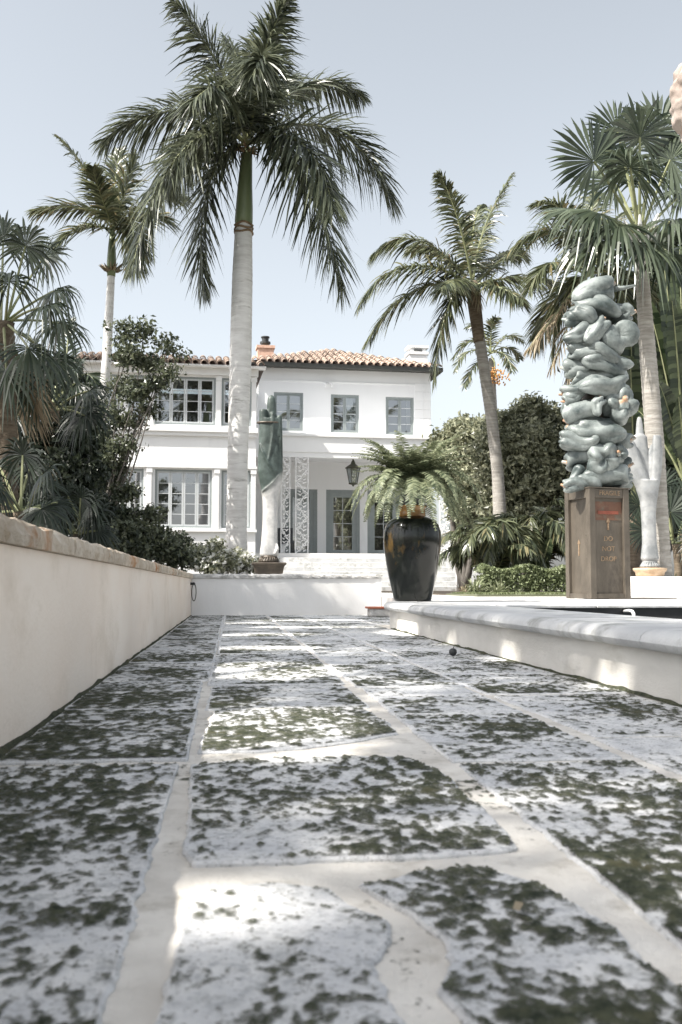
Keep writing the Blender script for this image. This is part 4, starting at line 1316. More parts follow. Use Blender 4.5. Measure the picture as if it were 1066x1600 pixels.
for k in range(140):
    d = r.normal(0, 1, 3) * np.array([.22, .18, .16]); q_ = np.array(tuple(e)) + d
    mb.lathe([(.012, -.035), (.035, 0), (.012, .035)], 5, q_)
o = mb.build('fruit_cluster', MT['fruit']); o['kind'] = 'stuff'; parts(fp, o)
mb = MB(); mb.tube([FP(768, 556), FP(773, 566, -.3), FP(774, 588, -.3)], .03, 5); parts(fp, mb.build('fruit_stalk', MT['rachis']))

# ------------------------------------------------------------------ silver-green fan palm on the right
NY = 17.0
def NP(px, py, dy=0.0): return U(px, py, NY + dy)
b0 = NP(1034, 905); b0.z = .29
npalm = thing('fan_palm', b0, 'tall fan palm with a thin grey trunk behind the pepper sculpture', 'palm tree')
parts(npalm, ringed_trunk([b0, NP(1031, 850), NP(1024, 700), NP(1013, 560), NP(1004, 440), NP(1000, 392)], [.21, .18, .165, .15, .125, .13], 14, .03, .11, 5).build('trunk', MT['trunk_grey'], smooth=True))
mb = MB(); r = rng(10)
hub = NP(1000, 372)
for k in range(26):
    a = r.uniform(0, 6.28); q_ = hub + Vector((.42*math.cos(a), .42*math.sin(a), r.uniform(-.05, .35)))
    mb.tube([hub + Vector((0, 0, -.22)), (hub + q_) / 2 + Vector((.05*math.cos(a), .05*math.sin(a), -.06)), q_], [.06, .045, .02], 6)
parts(npalm, mb.build('leaf_base', MT['trunk_royal'], smooth=True))
NF = [  # blade centre (px), depth, blade axis in image (right, up, towards the camera), facing, radius
    ((928, 252), -.5, (-.35, .55, .1), (.35, -.2, .9), .78, .15),
    ((965, 205), .5, (-.35, .9, 0), (.2, -.1, .9), .62, .15),
    ((1000, 215), -.3, (-.05, 1, .35), (.1, -.6, .8), .8, .45),
    ((1030, 205), .2, (.25, 1, 0), (-.2, -.3, .9), .75, .2),
    ((1048, 250), -.4, (.6, .7, .2), (-.4, .3, .8), .75, .3),
    ((985, 262), -1.0, (-.2, .5, .8), (.1, .8, .6), .7, .8),
    ((940, 335), -.6, (-.95, .15, .3), (-.1, .85, .5), .85, .75),
    ((905, 330), .3, (-1, .1, 0), (.1, .9, .5), .8, .6),
    ((968, 352), -.9, (-.5, -.4, .7), (-.2, .8, .6), .7, .9),
    ((1005, 380), -1.1, (.1, -.6, .8), (0, .7, .7), .62, .9),
    ((935, 372), -.3, (-.7, -.6, .3), (-.5, .5, .7), .75, .6),
    ((1052, 345), -.8, (.8, -.1, .5), (.3, .9, .4), .8, .8),
    ((1070, 300), .2, (1, .3, 0), (-.2, .8, .5), .8, .5),
    ((1045, 395), -.5, (.6, -.7, .3), (.4, .5, .7), .75, .5),
    ((960, 285), .8, (-.6, .5, -.4), (.3, .3, .9), .8, .3),
    ((1015, 270), .9, (.2, .8, -.5), (0, .5, .9), .8, .3),
]
CRIGHT = CAMROT @ Vector((1, 0, 0)); CTO = Vector((-math.sin(YAW), -math.cos(YAW), 0))
def img(v): return CRIGHT * v[0] + Vector((0, 0, 1)) * v[1] + CTO * v[2]
for k, ((px, py), dy, ax, nr, R, dr) in enumerate(NF):
    parts(npalm, fan(hub, NP(px, py, dy), img(ax), img(nr), R * 1.22, 400 + k, 50, 145, dr * .9, .62, .022))

# ------------------------------------------------------------------ feathery palm behind the pepper stack
BY = 22.0
def BP(px, py, dy=0.0): return U(px, py, BY + dy)
b0 = BP(925, 905); b0.z = .28
bp_ = thing('feather_palm', b0, 'feathery palm mostly hidden behind the stacked pepper sculpture', 'palm tree')
parts(bp_, ringed_trunk([b0, BP(925, 700), BP(922, 560), BP(918, 440)], [.2, .16, .15, .14], 12, .03, .15, 6).build('trunk', MT['trunk_grey'], smooth=True))
cr = (917, 432)
BF = [([cr, (890, 360), (850, 335), (795, 395)], (0, .2, .2, .2)), ([cr, (900, 350), (880, 310), (840, 315)], (0, -.3, -.6, -.8)),
      ([cr, (880, 400), (850, 400), (828, 450)], (0, -.5, -.8, -.9)), ([cr, (920, 360), (925, 320), (930, 300)], (0, .5, .9, 1.3)),
      ([cr, (950, 370), (985, 350), (1030, 400)], (0, .4, .6, .6)), ([cr, (940, 400), (970, 420), (985, 500)], (0, .6, .9, .9)),
      ([cr, (890, 430), (870, 470), (865, 560)], (0, .3, .5, .5)), ([cr, (880, 440), (850, 480), (835, 545)], (0, .9, 1.4, 1.6)),
      ([cr, (960, 410), (1020, 430), (1050, 520)], (0, .9, 1.4, 1.6)), ([cr, (930, 380), (960, 330), (1000, 320)], (0, 1.0, 1.8, 2.2))]
for k, (pts, dys) in enumerate(BF):
    parts(bp_, frond([BP(px, py, dy) for (px, py), dy in zip(pts, dys)], 95, .75, .05, 500 + k, droop=.45, plum=.2, a0=64, a1=28, rr=.03, mats=('leaf_coco', 'rachis')))
for k, (pts, dys) in enumerate([([cr, (880, 470), (850, 520), (822, 548)], (0, -.2, -.3, -.3)), ([cr, (895, 480), (880, 540), (858, 580)], (0, -.2, -.3, -.3)), ([cr, (900, 520), (890, 580), (885, 620)], (0, -.2, -.2, -.2))]):
    parts(bp_, frond([BP(px, py, dy) for (px, py), dy in zip(pts, dys)], 40, .4, .05, 520 + k, droop=.9, plum=.4, mats=('leaf_dry', 'rachis'), ragged=.2))

# ------------------------------------------------------------------ glazed jar with fern
JX, JY = 2.0, 10.95
jar = thing('jar', (JX, JY, ZT), 'tall black glazed jar with amber rim standing on the pool coping', 'jar')
m = MB(); jp = [(.19, 0), (.205, .004), (.212, .03), (.232, .12), (.262, .25), (.292, .41), (.314, .57), (.323, .69), (.318, .77), (.298, .84), (.255, .893), (.20, .922), (.155, .934), (.14, .94)]
m.lathe(jp, 56, (JX, JY, ZT + .003))
place(m.build('jar_body', MT['jar'], smooth=True), jar)
m = MB(); m.lathe([(.142, .936), (.150, .95), (.146, .98), (.144, 1.01), (.152, 1.035), (.162, 1.045), (.162, 1.06), (.15, 1.066), (.135, 1.06), (.13, .98)], 48, (JX, JY, ZT))
place(m.build('jar_rim', MT['jar_rim'], smooth=True), jar)
fern = thing('fern', (JX, JY, ZT + 1.0), 'large arching green fern growing out of the black jar', 'fern')
m = MB(); m.lathe([(.10, .99), (.11, 1.05), (.12, 1.18), (.125, 1.24), (.10, 1.245)], 20, (JX + .0, JY, ZT))
place(m.build('root_ball', MT['black'], smooth=True), fern)
r = rng(77)
FERNP = [(0, .7), (.4, 1), (.8, .7), (1, .1)]
for k in range(135):
    a = k * 2.399 + r.normal(0, .2); q_ = (k + .5) / 135
    up = 1.22 - q_ * 1.2 + r.normal(0, .12)          # first leaves upright, last hang over the rim
    L = r.uniform(.58, .82) * (.92 if up > .6 else 1)
    b0 = np.array([JX + .05*math.cos(a), JY + .05*math.sin(a), ZT + 1.22])
    o_ = np.array([math.cos(a), math.sin(a), 0])
    if up > .55:
        c = [b0, b0 + o_ * L*.18 + ZUP * L*.42, b0 + o_ * L*.45 + ZUP * L*.72*up, b0 + o_ * L*.85 + ZUP * L*(.75*up - .05)]
    else:
        c = [b0, b0 + o_ * L*.35 + ZUP * L*(.36 + .2*up), b0 + o_ * L*.80 + ZUP * L*(.12 + .5*up), b0 + o_ * L*(.98) + ZUP * L*(-.62 + .9*up)]
    mb = MB(); n = 44
    ts = np.linspace(.10, .99, n); P, T = bez(c, ts)
    S = norm(np.cross(T, ZUP) + 1e-4); Nn = norm(np.cross(S, T))
    u = np.linspace(0, 1, n); pl = .085 * np.clip(np.sin(np.pi * (.22 + .74 * u)), .06, 1) ** .8
    for sg in (1, -1):
        D = norm(sg * S + .35 * T + Nn * r.normal(.05, .18, n)[:, None] + r.normal(0, .05, (n, 3)))
        side = norm(np.cross(D, Nn) + r.normal(0, .15, (n, 3)))
        ribbons(mb, P, D, side, pl * r.uniform(.85, 1.1, n), np.full(n, .015), np.full(n, .3), FERNP)
    pr, _ = bez(c, np.linspace(0, 1, 10)); mb.tube(pr, np.linspace(.004, .0015, 10), 4, 1, cap=False)
    place(mb.build('frond', [MT['leaf_fern'], MT['rachis']]), fern)

# ------------------------------------------------------------------ bronze crate pedestal with lettering
PA = math.radians(33)
PDX = U(924, 937, 12.75)
PW, PH = .62, 1.475
pc = Vector((PDX.x, PDX.y, ZT))
# local frame: origin at the front corner, face A runs right/back, face B runs left/back
PA -= math.atan2(PDX.x, PDX.y)      # turned 33 degrees to the line of sight
ax = Vector((math.cos(PA), math.sin(PA), 0)); ay = Vector((-ax.y, ax.x, 0))
cen = pc + ax * PW/2 + ay * PW/2
PROT = math.atan2(ax.y, ax.x)
ped = thing('crate_pedestal', (cen.x, cen.y, ZT), 'brown bronze crate pedestal lettered FRAGILE and DO NOT DROP', 'pedestal', rz=PROT)
H2 = PW / 2
m = MB(); m.box(-H2 + .045, H2 - .045, -H2 + .045, H2 - .045, .02, PH - .02)
m.build('panel_core', MT['bronze'], ped)
for sx in (-1, 1):
    for sy in (-1, 1):
        m = MB(); x = sx * (H2 - .045); y = sy * (H2 - .045)
        m.box(x - .045, x + .045, y - .045, y + .045, .0, PH)
        bevel(m.build('corner_post', MT['bronze'], ped), .006)
for (a, b, c, d) in ((-H2+.091, H2-.091, -H2+.008, -H2+.06), (-H2+.091, H2-.091, H2-.06, H2-.008), (-H2+.008, -H2+.06, -H2+.091, H2-.091), (H2-.06, H2-.008, -H2+.091, H2-.091)):
    for (z0, z1) in ((PH - .125, PH - .004), (.004, .07)):
        m = MB(); m.box(a, b, c, d, z0, z1); bevel(m.build('rail', MT['bronze'], ped), .005)
m = MB(); m.box(-H2 - .01, H2 + .01, -H2 - .01, H2 + .01, PH + .001, PH + .014)
m.build('top_plate', MT['bronze'], ped)
for z in (.55, .86):
    m = MB(); m.tube([(-H2 + .035, -H2 + .16, z), (-H2 + .035, -H2 + .02, z)], .008, 6)
    m.build('strap_pin', MT['bronze'], ped)

def lettering(txt, size, loc, rot, parent, mat, name='lettering', ext=.003):
    cu = bpy.data.curves.new(name, 'FONT'); cu.body = txt; cu.size = size; cu.extrude = ext
    cu.align_x = 'CENTER'; cu.align_y = 'CENTER'
    to = bpy.data.objects.new('tmp_text', cu); COL.objects.link(to)
    dg = bpy.context.evaluated_depsgraph_get()
    me = bpy.data.meshes.new_from_object(to.evaluated_get(dg))
    bpy.data.objects.remove(to)
    me.materials.clear(); me.materials.append(mat)
    o = bpy.data.objects.new(name, me); COL.objects.link(o); o.parent = parent
    o.location = loc; o.rotation_euler = rot
    return o
FR = (math.pi / 2, 0, 0)
yf = -H2 + .0435
lettering('FRAGILE', .088, (.01, -H2 + .006, PH - .064), FR, ped, MT['letter'])
for t, z in (('DO', .80), ('NOT', .665), ('DROP', .53)):
    o = lettering(t, .092, (0, yf, z), FR, ped, MT['letter'])
m = MB(); m.box(-.16, .16, yf - .012, yf + .004, 1.13, 1.175); m.build('red_bar', MT['red_bar'], ped)
m = MB(); m.box(-.205, .215, yf - .004, yf + .004, 1.05, 1.30); m.build('red_stain_plate', surf('rusty_red_wash', (.10, .045, .028), (.15, .075, .045), scale=7, rough=.6, c3=(.12, .095, .07), c3scale=5), ped)
def arrow(mx, z0, z1, axis):
    m = MB(); w = .011; zc = z1 - .06
    if axis == 'f':
        m.box(mx - w, mx + w, yf - .007, yf + .003, z0, zc)
        m.add([(mx - .032, yf - .007, zc), (mx + .032, yf - .007, zc), (mx, yf - .007, z1), (mx - .032, yf + .003, zc), (mx + .032, yf + .003, zc), (mx, yf + .003, z1)], [(0, 1, 2), (5, 4, 3), (0, 3, 4, 1), (1, 4, 5, 2), (2, 5, 3, 0)])
    else:
        xf = -H2 + .0435
        m.box(xf - .005, xf + .003, mx - w, mx + w, z0, zc)
        m.add([(xf - .005, mx - .032, zc), (xf - .005, mx + .032, zc), (xf - .005, mx, z1), (xf + .003, mx - .032, zc), (xf + .003, mx + .032, zc), (xf + .003, mx, z1)], [(2, 1, 0), (3, 4, 5), (1, 4, 3, 0), (2, 5, 4, 1), (0, 3, 5, 2)])
    return m.build('arrow_mark', MT['letter'], ped)
arrow(0, .92, 1.08, 'f'); arrow(.03, .58, .80, 's')
m = MB(); m.box(-.05, 1.02, -H2 - .1, H2 - .1, -.004, .008)
bo = m.build('base_plate', MT['bronze'], ped); bo.location = (.02, .1, 0)

# ------------------------------------------------------------------ sculpture of stacked giant peppers
PSY = cen.y
stack = thing('pepper_sculpture', (cen.x, cen.y, ZT + PH + .016), 'tall verdigris sculpture of stacked giant peppers on the bronze crate', 'sculpture')
def pepper(px, py, axis, Lpx, Rpx, seed, bend=.15, dy=0.0, roll=None, lobes=None, stem=True):
    r = rng(seed); sc = PSY / FPX; lobes = lobes or (2, 4, 4, 2)[seed % 4]
    L = Lpx * sc; R = Rpx * sc
    prof = [(.12, .03), (.07, .22), (.02, .42), (.0, .62), (.02, .80), (.08, .94), (.18, 1.0), (.32, .98), (.46, .93), (.60, .88), (.72, .81), (.83, .70), (.91, .54), (.97, .32), (1.0, .04)]
    n = 36; ang = np.arange(n) / n * 2 * np.pi
    ph = r.uniform(0, 6.28, 4); V = []
    bdir = r.uniform(0, 6.28) if roll is None else roll
    for (a, q_) in prof:
        lob = 1 + (.56 * (np.abs(np.cos(lobes / 2 * (ang + .5 * math.sin(a * 5 + ph[1])) + ph[0])) ** .5 - .74)) * min(1, 1.25 - .7 * a) + .06 * np.cos(2 * ang + ph[2] + a * 4)
        rad = R * q_ * lob * (1 + .05 * math.sin(a * 8 + ph[3]))
        axb = (a - .5) * L + (0.05 * L * np.cos(lobes * ang + ph[0]) if a < .1 else 0)
        off = bend * L * ((a - .5) ** 2 * 2 - .2) + .03 * L * math.sin(a * 8 + ph[1])
        V.append(np.stack([np.broadcast_to(axb, (n,)), rad * np.cos(ang) + off * math.cos(bdir), rad * np.sin(ang) + off * math.sin(bdir)], 1))
    V = np.concatenate(V); V += r.normal(0, R * .012, V.shape)
    F = [(i*n+k, i*n+(k+1) % n, (i+1)*n+(k+1) % n, (i+1)*n+k) for i in range(len(prof)-1) for k in range(n)]
    F += [tuple(range(n-1, -1, -1)), tuple((len(prof)-1)*n + k for k in range(n))]
    D = img(axis).normalized(); M = D.to_track_quat('X', 'Z').to_matrix()
    c = U(px, py, PSY + dy); W = np.array([tuple(M @ Vector(v) + c) for v in V])
    mb = MB(); mb.add(W, F)
    o = mb.build('pepper', MT['patina'], smooth=True); place(o, stack)
    if stem and seed % 3 != 1:
        off = bend * L * .3
        base = Vector((-.40 * L, off * math.cos(bdir), off * math.sin(bdir)))
        pts = [base, base + Vector((-.05 * L - R*.08, 0, R * .03)), base + Vector((-.08 * L - R*.22, 0, R * .12)), base + Vector((-.09*L - R*.42, R*.08, R * .26))]
        mb = MB(); mb.tube([M @ p_ + c for p_ in pts], [R*.46, R*.30, R*.18, R*.17], 8)
        st = mb.build('stem', MT['copper'], smooth=True); place(st, stack)
        st.parent = o; st.matrix_parent_inverse = o.matrix_parent_inverse @ Matrix.Identity(4)
        st.matrix_parent_inverse = Matrix.Identity(4); 
    return o
PEP = [  # px, py, (right, up, toward) from stem to tip, length px, radius px, depth
    (924, 457, (-.9, -.30, .15), 76, 19, -.05), (934, 480, (.95, -.22, .2), 84, 17, -.10), (955, 490, (-.95, .1, -.2), 72, 17, .08),
    (904, 497, (1, .12, .1), 50, 11, -.12), (914, 492, (.85, -.5, .3), 46, 12, -.2),
    (905, 521, (-.9, -.4, .2), 68, 15, -.15), (929, 519, (-.66, -.74, .3), 58, 12.5, -.24), (964, 531, (-.1, -.15, -1), 60, 25, -.05),
    (905, 545, (-1, .1, .3), 50, 12, -.12), (931, 551, (.9, -.22, .2), 84, 17, -.16), (945, 568, (-.95, .18, .3), 86, 18, -.14), (900, 574, (1, .1, .3), 44, 13, -.05),
    (935, 590, (1, 0, .1), 86, 15, -.05), (941, 604, (-1, -.05, .25), 86, 17, -.2), (899, 609, (.9, .4, .3), 48, 13, -.1), (893, 623, (.9, .3, .1), 34, 9, -.1),
    (909, 640, (1, .12, .2), 66, 18, -.1), (934, 636, (-.25, -.9, .3), 34, 9.5, -.3), (967, 637, (-.15, -.1, -1), 58, 25, -.1), (950, 622, (-1, .2, -.3), 62, 14, .12),
    (925, 662, (1, -.1, .2), 84, 15, -.08), (936, 676, (.97, -.12, .3), 94, 18, -.18), (905, 690, (1, -.04, .3), 64, 13, -.2), (955, 690, (-1, 0, -.2), 72, 15, .1),
    (912, 715, (.9, .2, .35), 62, 15, -.1), (934, 718, (-.25, .1, -1), 60, 23, -.12), (968, 710, (.15, .1, -1), 34, 13, -.15), (958, 725, (-1, .15, -.3), 60, 14, .15),
    (944, 744, (-.97, -.05, .2), 84, 17, -.15), (902, 742, (.2, .9, .3), 36, 12, -.12), (898, 757, (1, .1, .2), 40, 11, -.2), (920, 754, (-.9, .35, .3), 46, 11, -.22),
    (935, 505, (.3, 0, -1), 60, 18, .22), (930, 565, (.5, .1, -1), 60, 19, .24), (930, 618, (-.4, 0, -1), 60, 19, .24), (925, 680, (.3, 0, -1), 60, 19, .24), (935, 735, (-.4, 0, -1), 60, 19, .24), (955, 756, (-1, .02, -.2), 70, 12, .1),
]
for k, (px, py, a, L, R, dy) in enumerate(PEP):
    pepper(932 + (px - 932) * .93, py, a, L * .95, R * 1.08, 600 + k, bend=.12 + .1 * ((k * 7) % 5 - 2) / 2, dy=dy)
m = MB(); m.tube([U(932, 765, PSY + .1), U(930, 600, PSY + .12), U(928, 470, PSY + .08)], [.2, .19, .1], 14)  # added dark column, stands in for shade in the gaps between peppers
place(m.build('gap_shade_core', MT['dark_plinth'], smooth=True), stack)
m = MB(); c = U(955, 452, PSY); c2 = U(993, 446, PSY - .1)
m.tube([c, (c + c2) / 2 + Vector((0, 0, -.01)), c2], [.05, .03, .018], 8)
o = m.build('stem', MT['patina'], smooth=True); place(o, stack)

# ------------------------------------------------------------------ hand sculptures
def loft(mb, rings, n=22):
    """rings: (cx, cy, z, half width, half depth)"""
    ang = np.arange(n) / n * 2 * np.pi; V = []
    for (cx, cy, z, w, d) in rings:
        c, s = np.cos(ang), np.sin(ang)
        V.append(np.stack([cx + w * np.sign(c) * np.abs(c) ** .8, cy + d * np.sign(s) * np.abs(s) ** .8, np.full(n, z)], 1))
    V = np.concatenate(V)
    F = [(i*n+k, i*n+(k+1) % n, (i+1)*n+(k+1) % n, (i+1)*n+k) for i in range(len(rings)-1) for k in range(n)]
    F += [tuple(range(n-1, -1, -1)), tuple((len(rings)-1)*n + k for k in range(n))]
    mb.add(V, F)
def fuse(o, vox, it=4):
    md = o.modifiers.new('fuse', 'REMESH'); md.mode = 'VOXEL'; md.voxel_size = vox; md.use_smooth_shade = True
    sm = o.modifiers.new('smooth', 'SMOOTH'); sm.factor = .5; sm.iterations = it

LH = U(420, 897, 16.3); LH.z = U(420, 897.5, 16.3).z
k_ = 16.3 / FPX / 5.167
def lx(zx): return (zx - 215) * k_
def lz(zy): return (1535 - zy) * k_
m = MB(); m.box(LH.x - .32, LH.x + .32, 16.0, 16.6, .38, LH.z - .003)
tag(m.build('stone_plinth', MT['coquina_white']), 'low stone block behind the far wall carrying the dark hand sculpture', 'plinth')
lh = thing('hand_sculpture', LH, 'dark green bronze bound hand with pale wrist on a dark plinth', 'sculpture')
m = MB(); q4 = lambda r_: r_ * 1.35
m.lathe([(q4(.225), 0), (q4(.235), .03), (q4(.245), .10), (q4(.262), .14), (q4(.29), .155), (q4(.29), .19), (q4(.20), .195)], 4, (0, 0, 0))
pl = m.build('plinth', MT['dark_plinth'], lh); pl.rotation_euler = (0, 0, math.radians(45)); bevel(pl, .012)
m = MB()
m.lathe([(.15, .19), (.165, .205), (.165, .225), (.14, .25), (.12, .275), (.12, .31)], 28)
for t in range(22):
    a = t / 22 * 2 * math.pi
    m.tube([(.165*math.cos(a), .165*math.sin(a), .205), (.15*math.cos(a), .15*math.sin(a), .245), (.122*math.cos(a), .122*math.sin(a), .285)], .012, 5)
m.build('fluted_collar', MT['dark_plinth'], lh, smooth=True)
m = MB()
S_ = [(1392, 150, 288), (1375, 141, 295), (1330, 146, 292), (1290, 152, 286), (1200, 158, 283), (1100, 163, 283), (1000, 164, 285), (920, 160, 292), (850, 150, 308), (780, 135, 320), (700, 123, 325), (600, 122, 325), (500, 128, 323), (400, 130, 320), (320, 131, 318), (270, 134, 316)]
loft(m, [(lx((a + b) / 2), 0, lz(zy), (b - a) / 2 * k_, (b - a) / 2 * k_ * .72) for zy, a, b in S_])
def finger(pts):
    loft(m, [(lx((a + b) / 2), dy, lz(zy), (b - a) / 2 * k_, dep) for zy, a, b, dy, dep in pts])
finger([(420, 132, 198, -.02, .09), (300, 131, 197, -.02, .09), (215, 131, 195, -.02, .085), (198, 134, 192, -.02, .07)])
finger([(420, 190, 272, .03, .10), (250, 193, 270, .03, .09), (150, 194, 268, .02, .08), (105, 199, 262, .02, .07), (84, 208, 250, .02, .05), (75, 220, 240, .02, .03)])
finger([(420, 262, 320, -.04, .09), (320, 268, 318, -.04, .08), (260, 270, 317, -.04, .075), (246, 276, 312, -.04, .06)])
finger([(420, 215, 262, -.10, .05), (300, 218, 258, -.10, .05), (240, 222, 255, -.09, .045), (225, 228, 250, -.08, .03)])
def fold(pts, rad):
    m.tube([(lx(zx), -dep, lz(zy)) for zx, zy, dep in pts], rad, 7)
fold([(132, 480, .08), (160, 560, .135), (210, 650, .15), (270, 740, .12), (300, 770, .08)], [.012, .02, .022, .018, .01])
fold([(318, 640, .06), (290, 740, .11), (240, 800, .125), (180, 850, .10), (155, 872, .06)], [.012, .02, .022, .02, .012])
fold([(245, 330, .14), (238, 430, .145), (222, 540, .15), (200, 640, .15)], [.014, .018, .018, .01])
fold([(300, 250, .10), (304, 400, .11), (308, 560, .10), (305, 700, .10)], [.012, .018, .018, .012])
fold([(280, 1290, .07), (285, 1330, .09), (262, 1375, .10)], [.012, .03, .02])
ho = m.build('hand', MT['hand_dark'], lh); fuse(ho, .012, 3)
m = MB()
m.tube([(.196*math.cos(t), .145*math.sin(t), lz(305) + .01*math.sin(t)) for t in np.linspace(0, 2*math.pi, 30)], .017, 8, cap=False)
m.build('binding_cord', MT['dark_plinth'], lh, smooth=True)

RH = U(1016, 901, 16.6)
wz = U(1030, 901, 16.3).z
m = MB(); xa = U(984, 901, 16.2).x
m.box(xa, xa + 6, 16.15, 16.95, ZT - .005, wz)
o = bevel(m.build('planter_wall', MT['stucco_white']), .02); tag(o, 'low white stucco wall carrying the pale open hand sculpture', 'wall')
rh = thing('hand_sculpture', (RH.x, 16.6, wz), 'pale marble open hand sculpture on a sandy round plinth', 'sculpture')
k2_ = 16.6 / FPX / 2.96
m = MB(); m.lathe([(.22, 0), (.24, .03), (.245, .07), (.27, .10), (.285, .115), (.285, .15), (.20, .155)], 32)
m.build('plinth', MT['terracotta'], rh, smooth=True)
m = MB(); m.lathe([(.15, .155), (.165, .17), (.165, .19), (.13, .22), (.115, .25), (.13, .27)], 28)
for t in range(20):
    a = t / 20 * 2 * math.pi
    m.tube([(.165*math.cos(a), .165*math.sin(a), .17), (.145*math.cos(a), .145*math.sin(a), .205), (.115*math.cos(a), .115*math.sin(a), .25)], .012, 5)
m.build('fluted_collar', MT['hand_pale'], rh, smooth=True)
m = MB()
def rx(zx): return (zx - 462) * k2_
def rz_(zy): return (1425 - zy) * k2_
loft(m, [(rx((a+b)/2), 0, rz_(zy), (b-a)/2*k2_, (b-a)/2*k2_*.8) for zy, a, b in ((1352, 428, 498), (1338, 420, 505), (1310, 423, 502), (1270, 428, 497), (1200, 428, 495), (1120, 426, 495), (1060, 422, 502), (1000, 405, 512), (960, 398, 518))])
def rf(pts): loft(m, [(rx((a+b)/2), dy, rz_(zy), (b-a)/2*k2_, dep) for zy, a, b, dy, dep in pts])
rf([(1010, 410, 480, 0, .11), (950, 378, 460, -.02, .11), (880, 352, 430, -.03, .105), (810, 334, 404, -.04, .10), (785, 328, 396, -.04, .09), (772, 332, 390, -.04, .07)])
rf([(980, 420, 495, .04, .10), (900, 408, 484, .05, .09), (800, 398, 472, .06, .08), (745, 397, 468, .06, .075), (735, 406, 458, .06, .06)])
rf([(800, 412, 460, .08, .07), (735, 416, 456, .08, .06), (680, 420, 450, .08, .05), (655, 424, 446, .08, .04), (645, 429, 441, .08, .02)])
rf([(1000, 455, 515, .02, .10), (900, 462, 534, .02, .10), (820, 472, 540, .02, .09), (790, 480, 538, .02, .08), (780, 490, 526, .02, .05)])
rf([(980, 462, 512, -.06, .08), (880, 474, 516, -.08, .06), (760, 480, 524, -.09, .055), (742, 484, 520, -.09, .04)])
ho = m.build('hand', MT['hand_pale'], rh); fuse(ho, .012, 4)

# carved pinkish stone held up at the right edge of the picture
ST = U(1096, 155, 12.0)
stn = thing('carved_stone', (ST.x, 12.0, ZT), 'large pinkish carved stone form high at the right edge', 'sculpture')
m = MB(); n = 28; r = rng(31)
for_rings = []
hh = .64
for i in range(19):
    t = i / 18; z = -hh + 2 * hh * t; w = .43 * math.sin(math.pi * min(max(t, .02), .98)) ** .62 * (1 - .12 * t)
    for_rings.append((.04 * math.sin(t * 5), .03 * math.cos(t * 4), z, w, w * .9))
loft(m, for_rings, n)
so = m.build('stone', MT['pink_stone'], stn, smooth=True); so.location = (0, 0, ST.z - ZT)
tx = bpy.data.textures.new('chisel', 'CLOUDS'); tx.noise_scale = .22; tx.noise_depth = 2
sd = so.modifiers.new('sub', 'SUBSURF'); sd.levels = 2; sd.render_levels = 2
dm = so.modifiers.new('carve', 'DISPLACE'); dm.texture = tx; dm.strength = .16
m = MB(); m.lathe([(.3, 0), (.3, .12), (.13, .16), (.11, ST.z - ZT - .6), (.16, ST.z - ZT - .5)], 20)
m.build('post', MT['bronze'], stn, smooth=True)

# ------------------------------------------------------------------ small things
m = MB(); q_ = U(307, 912, 15.25)
zc = q_.z; yc = 15.25
m.tube([(XL + .0, yc, zc), (XL + .05, yc, zc)], .02, 8); m.tube([(XL + .05, yc - .09, zc + .01), (XL + .055, yc, zc - .005), (XL + .05, yc + .09, zc + .012)], [.012, .022, .012], 8)
cl = m.build('wall_cleat', MT['black'], smooth=True); tag(cl, 'small black cleat on the left wall near the far corner', 'cleat')
m = MB()
m.tube([(XL + .055 + .03*math.sin(t), yc + .0 + .075*math.sin(t), zc - .13 + .13*math.cos(t)) for t in np.linspace(0, 2*math.pi, 24)], .007, 6, cap=False)
o = m.build('rope_loop', MT['rope'], smooth=True); tag(o, 'loop of dark rope hanging from the wall cleat', 'rope')
g_ = G(708, 1026)
m = MB(); m.lathe([(.004, 0), (.018, .006), (.027, .022), (.024, .038), (.012, .048), (.003, .05)], 12, (g_.x, g_.y, .004)); m.tube([(g_.x, g_.y, .05), (g_.x + .008, g_.y, .066)], .003, 5)
o = m.build('seed_pod', MT['black'], smooth=True); tag(o, 'small dark seed pod lying on the paving near the pool kerb', 'seed pod')
g_ = G(810, 1437)
m = MB(); m.add([(g_.x - .004, g_.y - .02, .018), (g_.x + .008, g_.y, .022), (g_.x + .004, g_.y + .028, .016), (g_.x - .007, g_.y + .002, .014)], [(0, 1, 2, 3)])
o = m.build('fallen_leaf', MT['leaf_dry']); tag(o, 'small dry brown leaf lying in the moss of the nearest slab', 'leaf')
# dark chair under the porch
ch = UH(447, 840, -1.8)
chair = thing('porch_chair', HO + Matrix.Rotation(HPHI, 3, 'Z') @ Vector((ch.x, -1.8, 1.6)), 'dark chair on the porch behind the lattice columns', 'chair', rz=HPHI)
m = MB(); m.box(-.28, .28, -.28, .28, .40, .50); m.build('seat', MT['shade_grey'], chair)
m = MB(); m.box(-.28, .28, .24, .32, .502, .98); m.build('backrest', MT['shade_grey'], chair)
for sx in (-.25, .25):
    for sy in (-.25, .27):
        m = MB(); m.box(sx - .025, sx + .025, sy - .025, sy + .025, 0, .398); m.build('leg', MT['black'], chair)

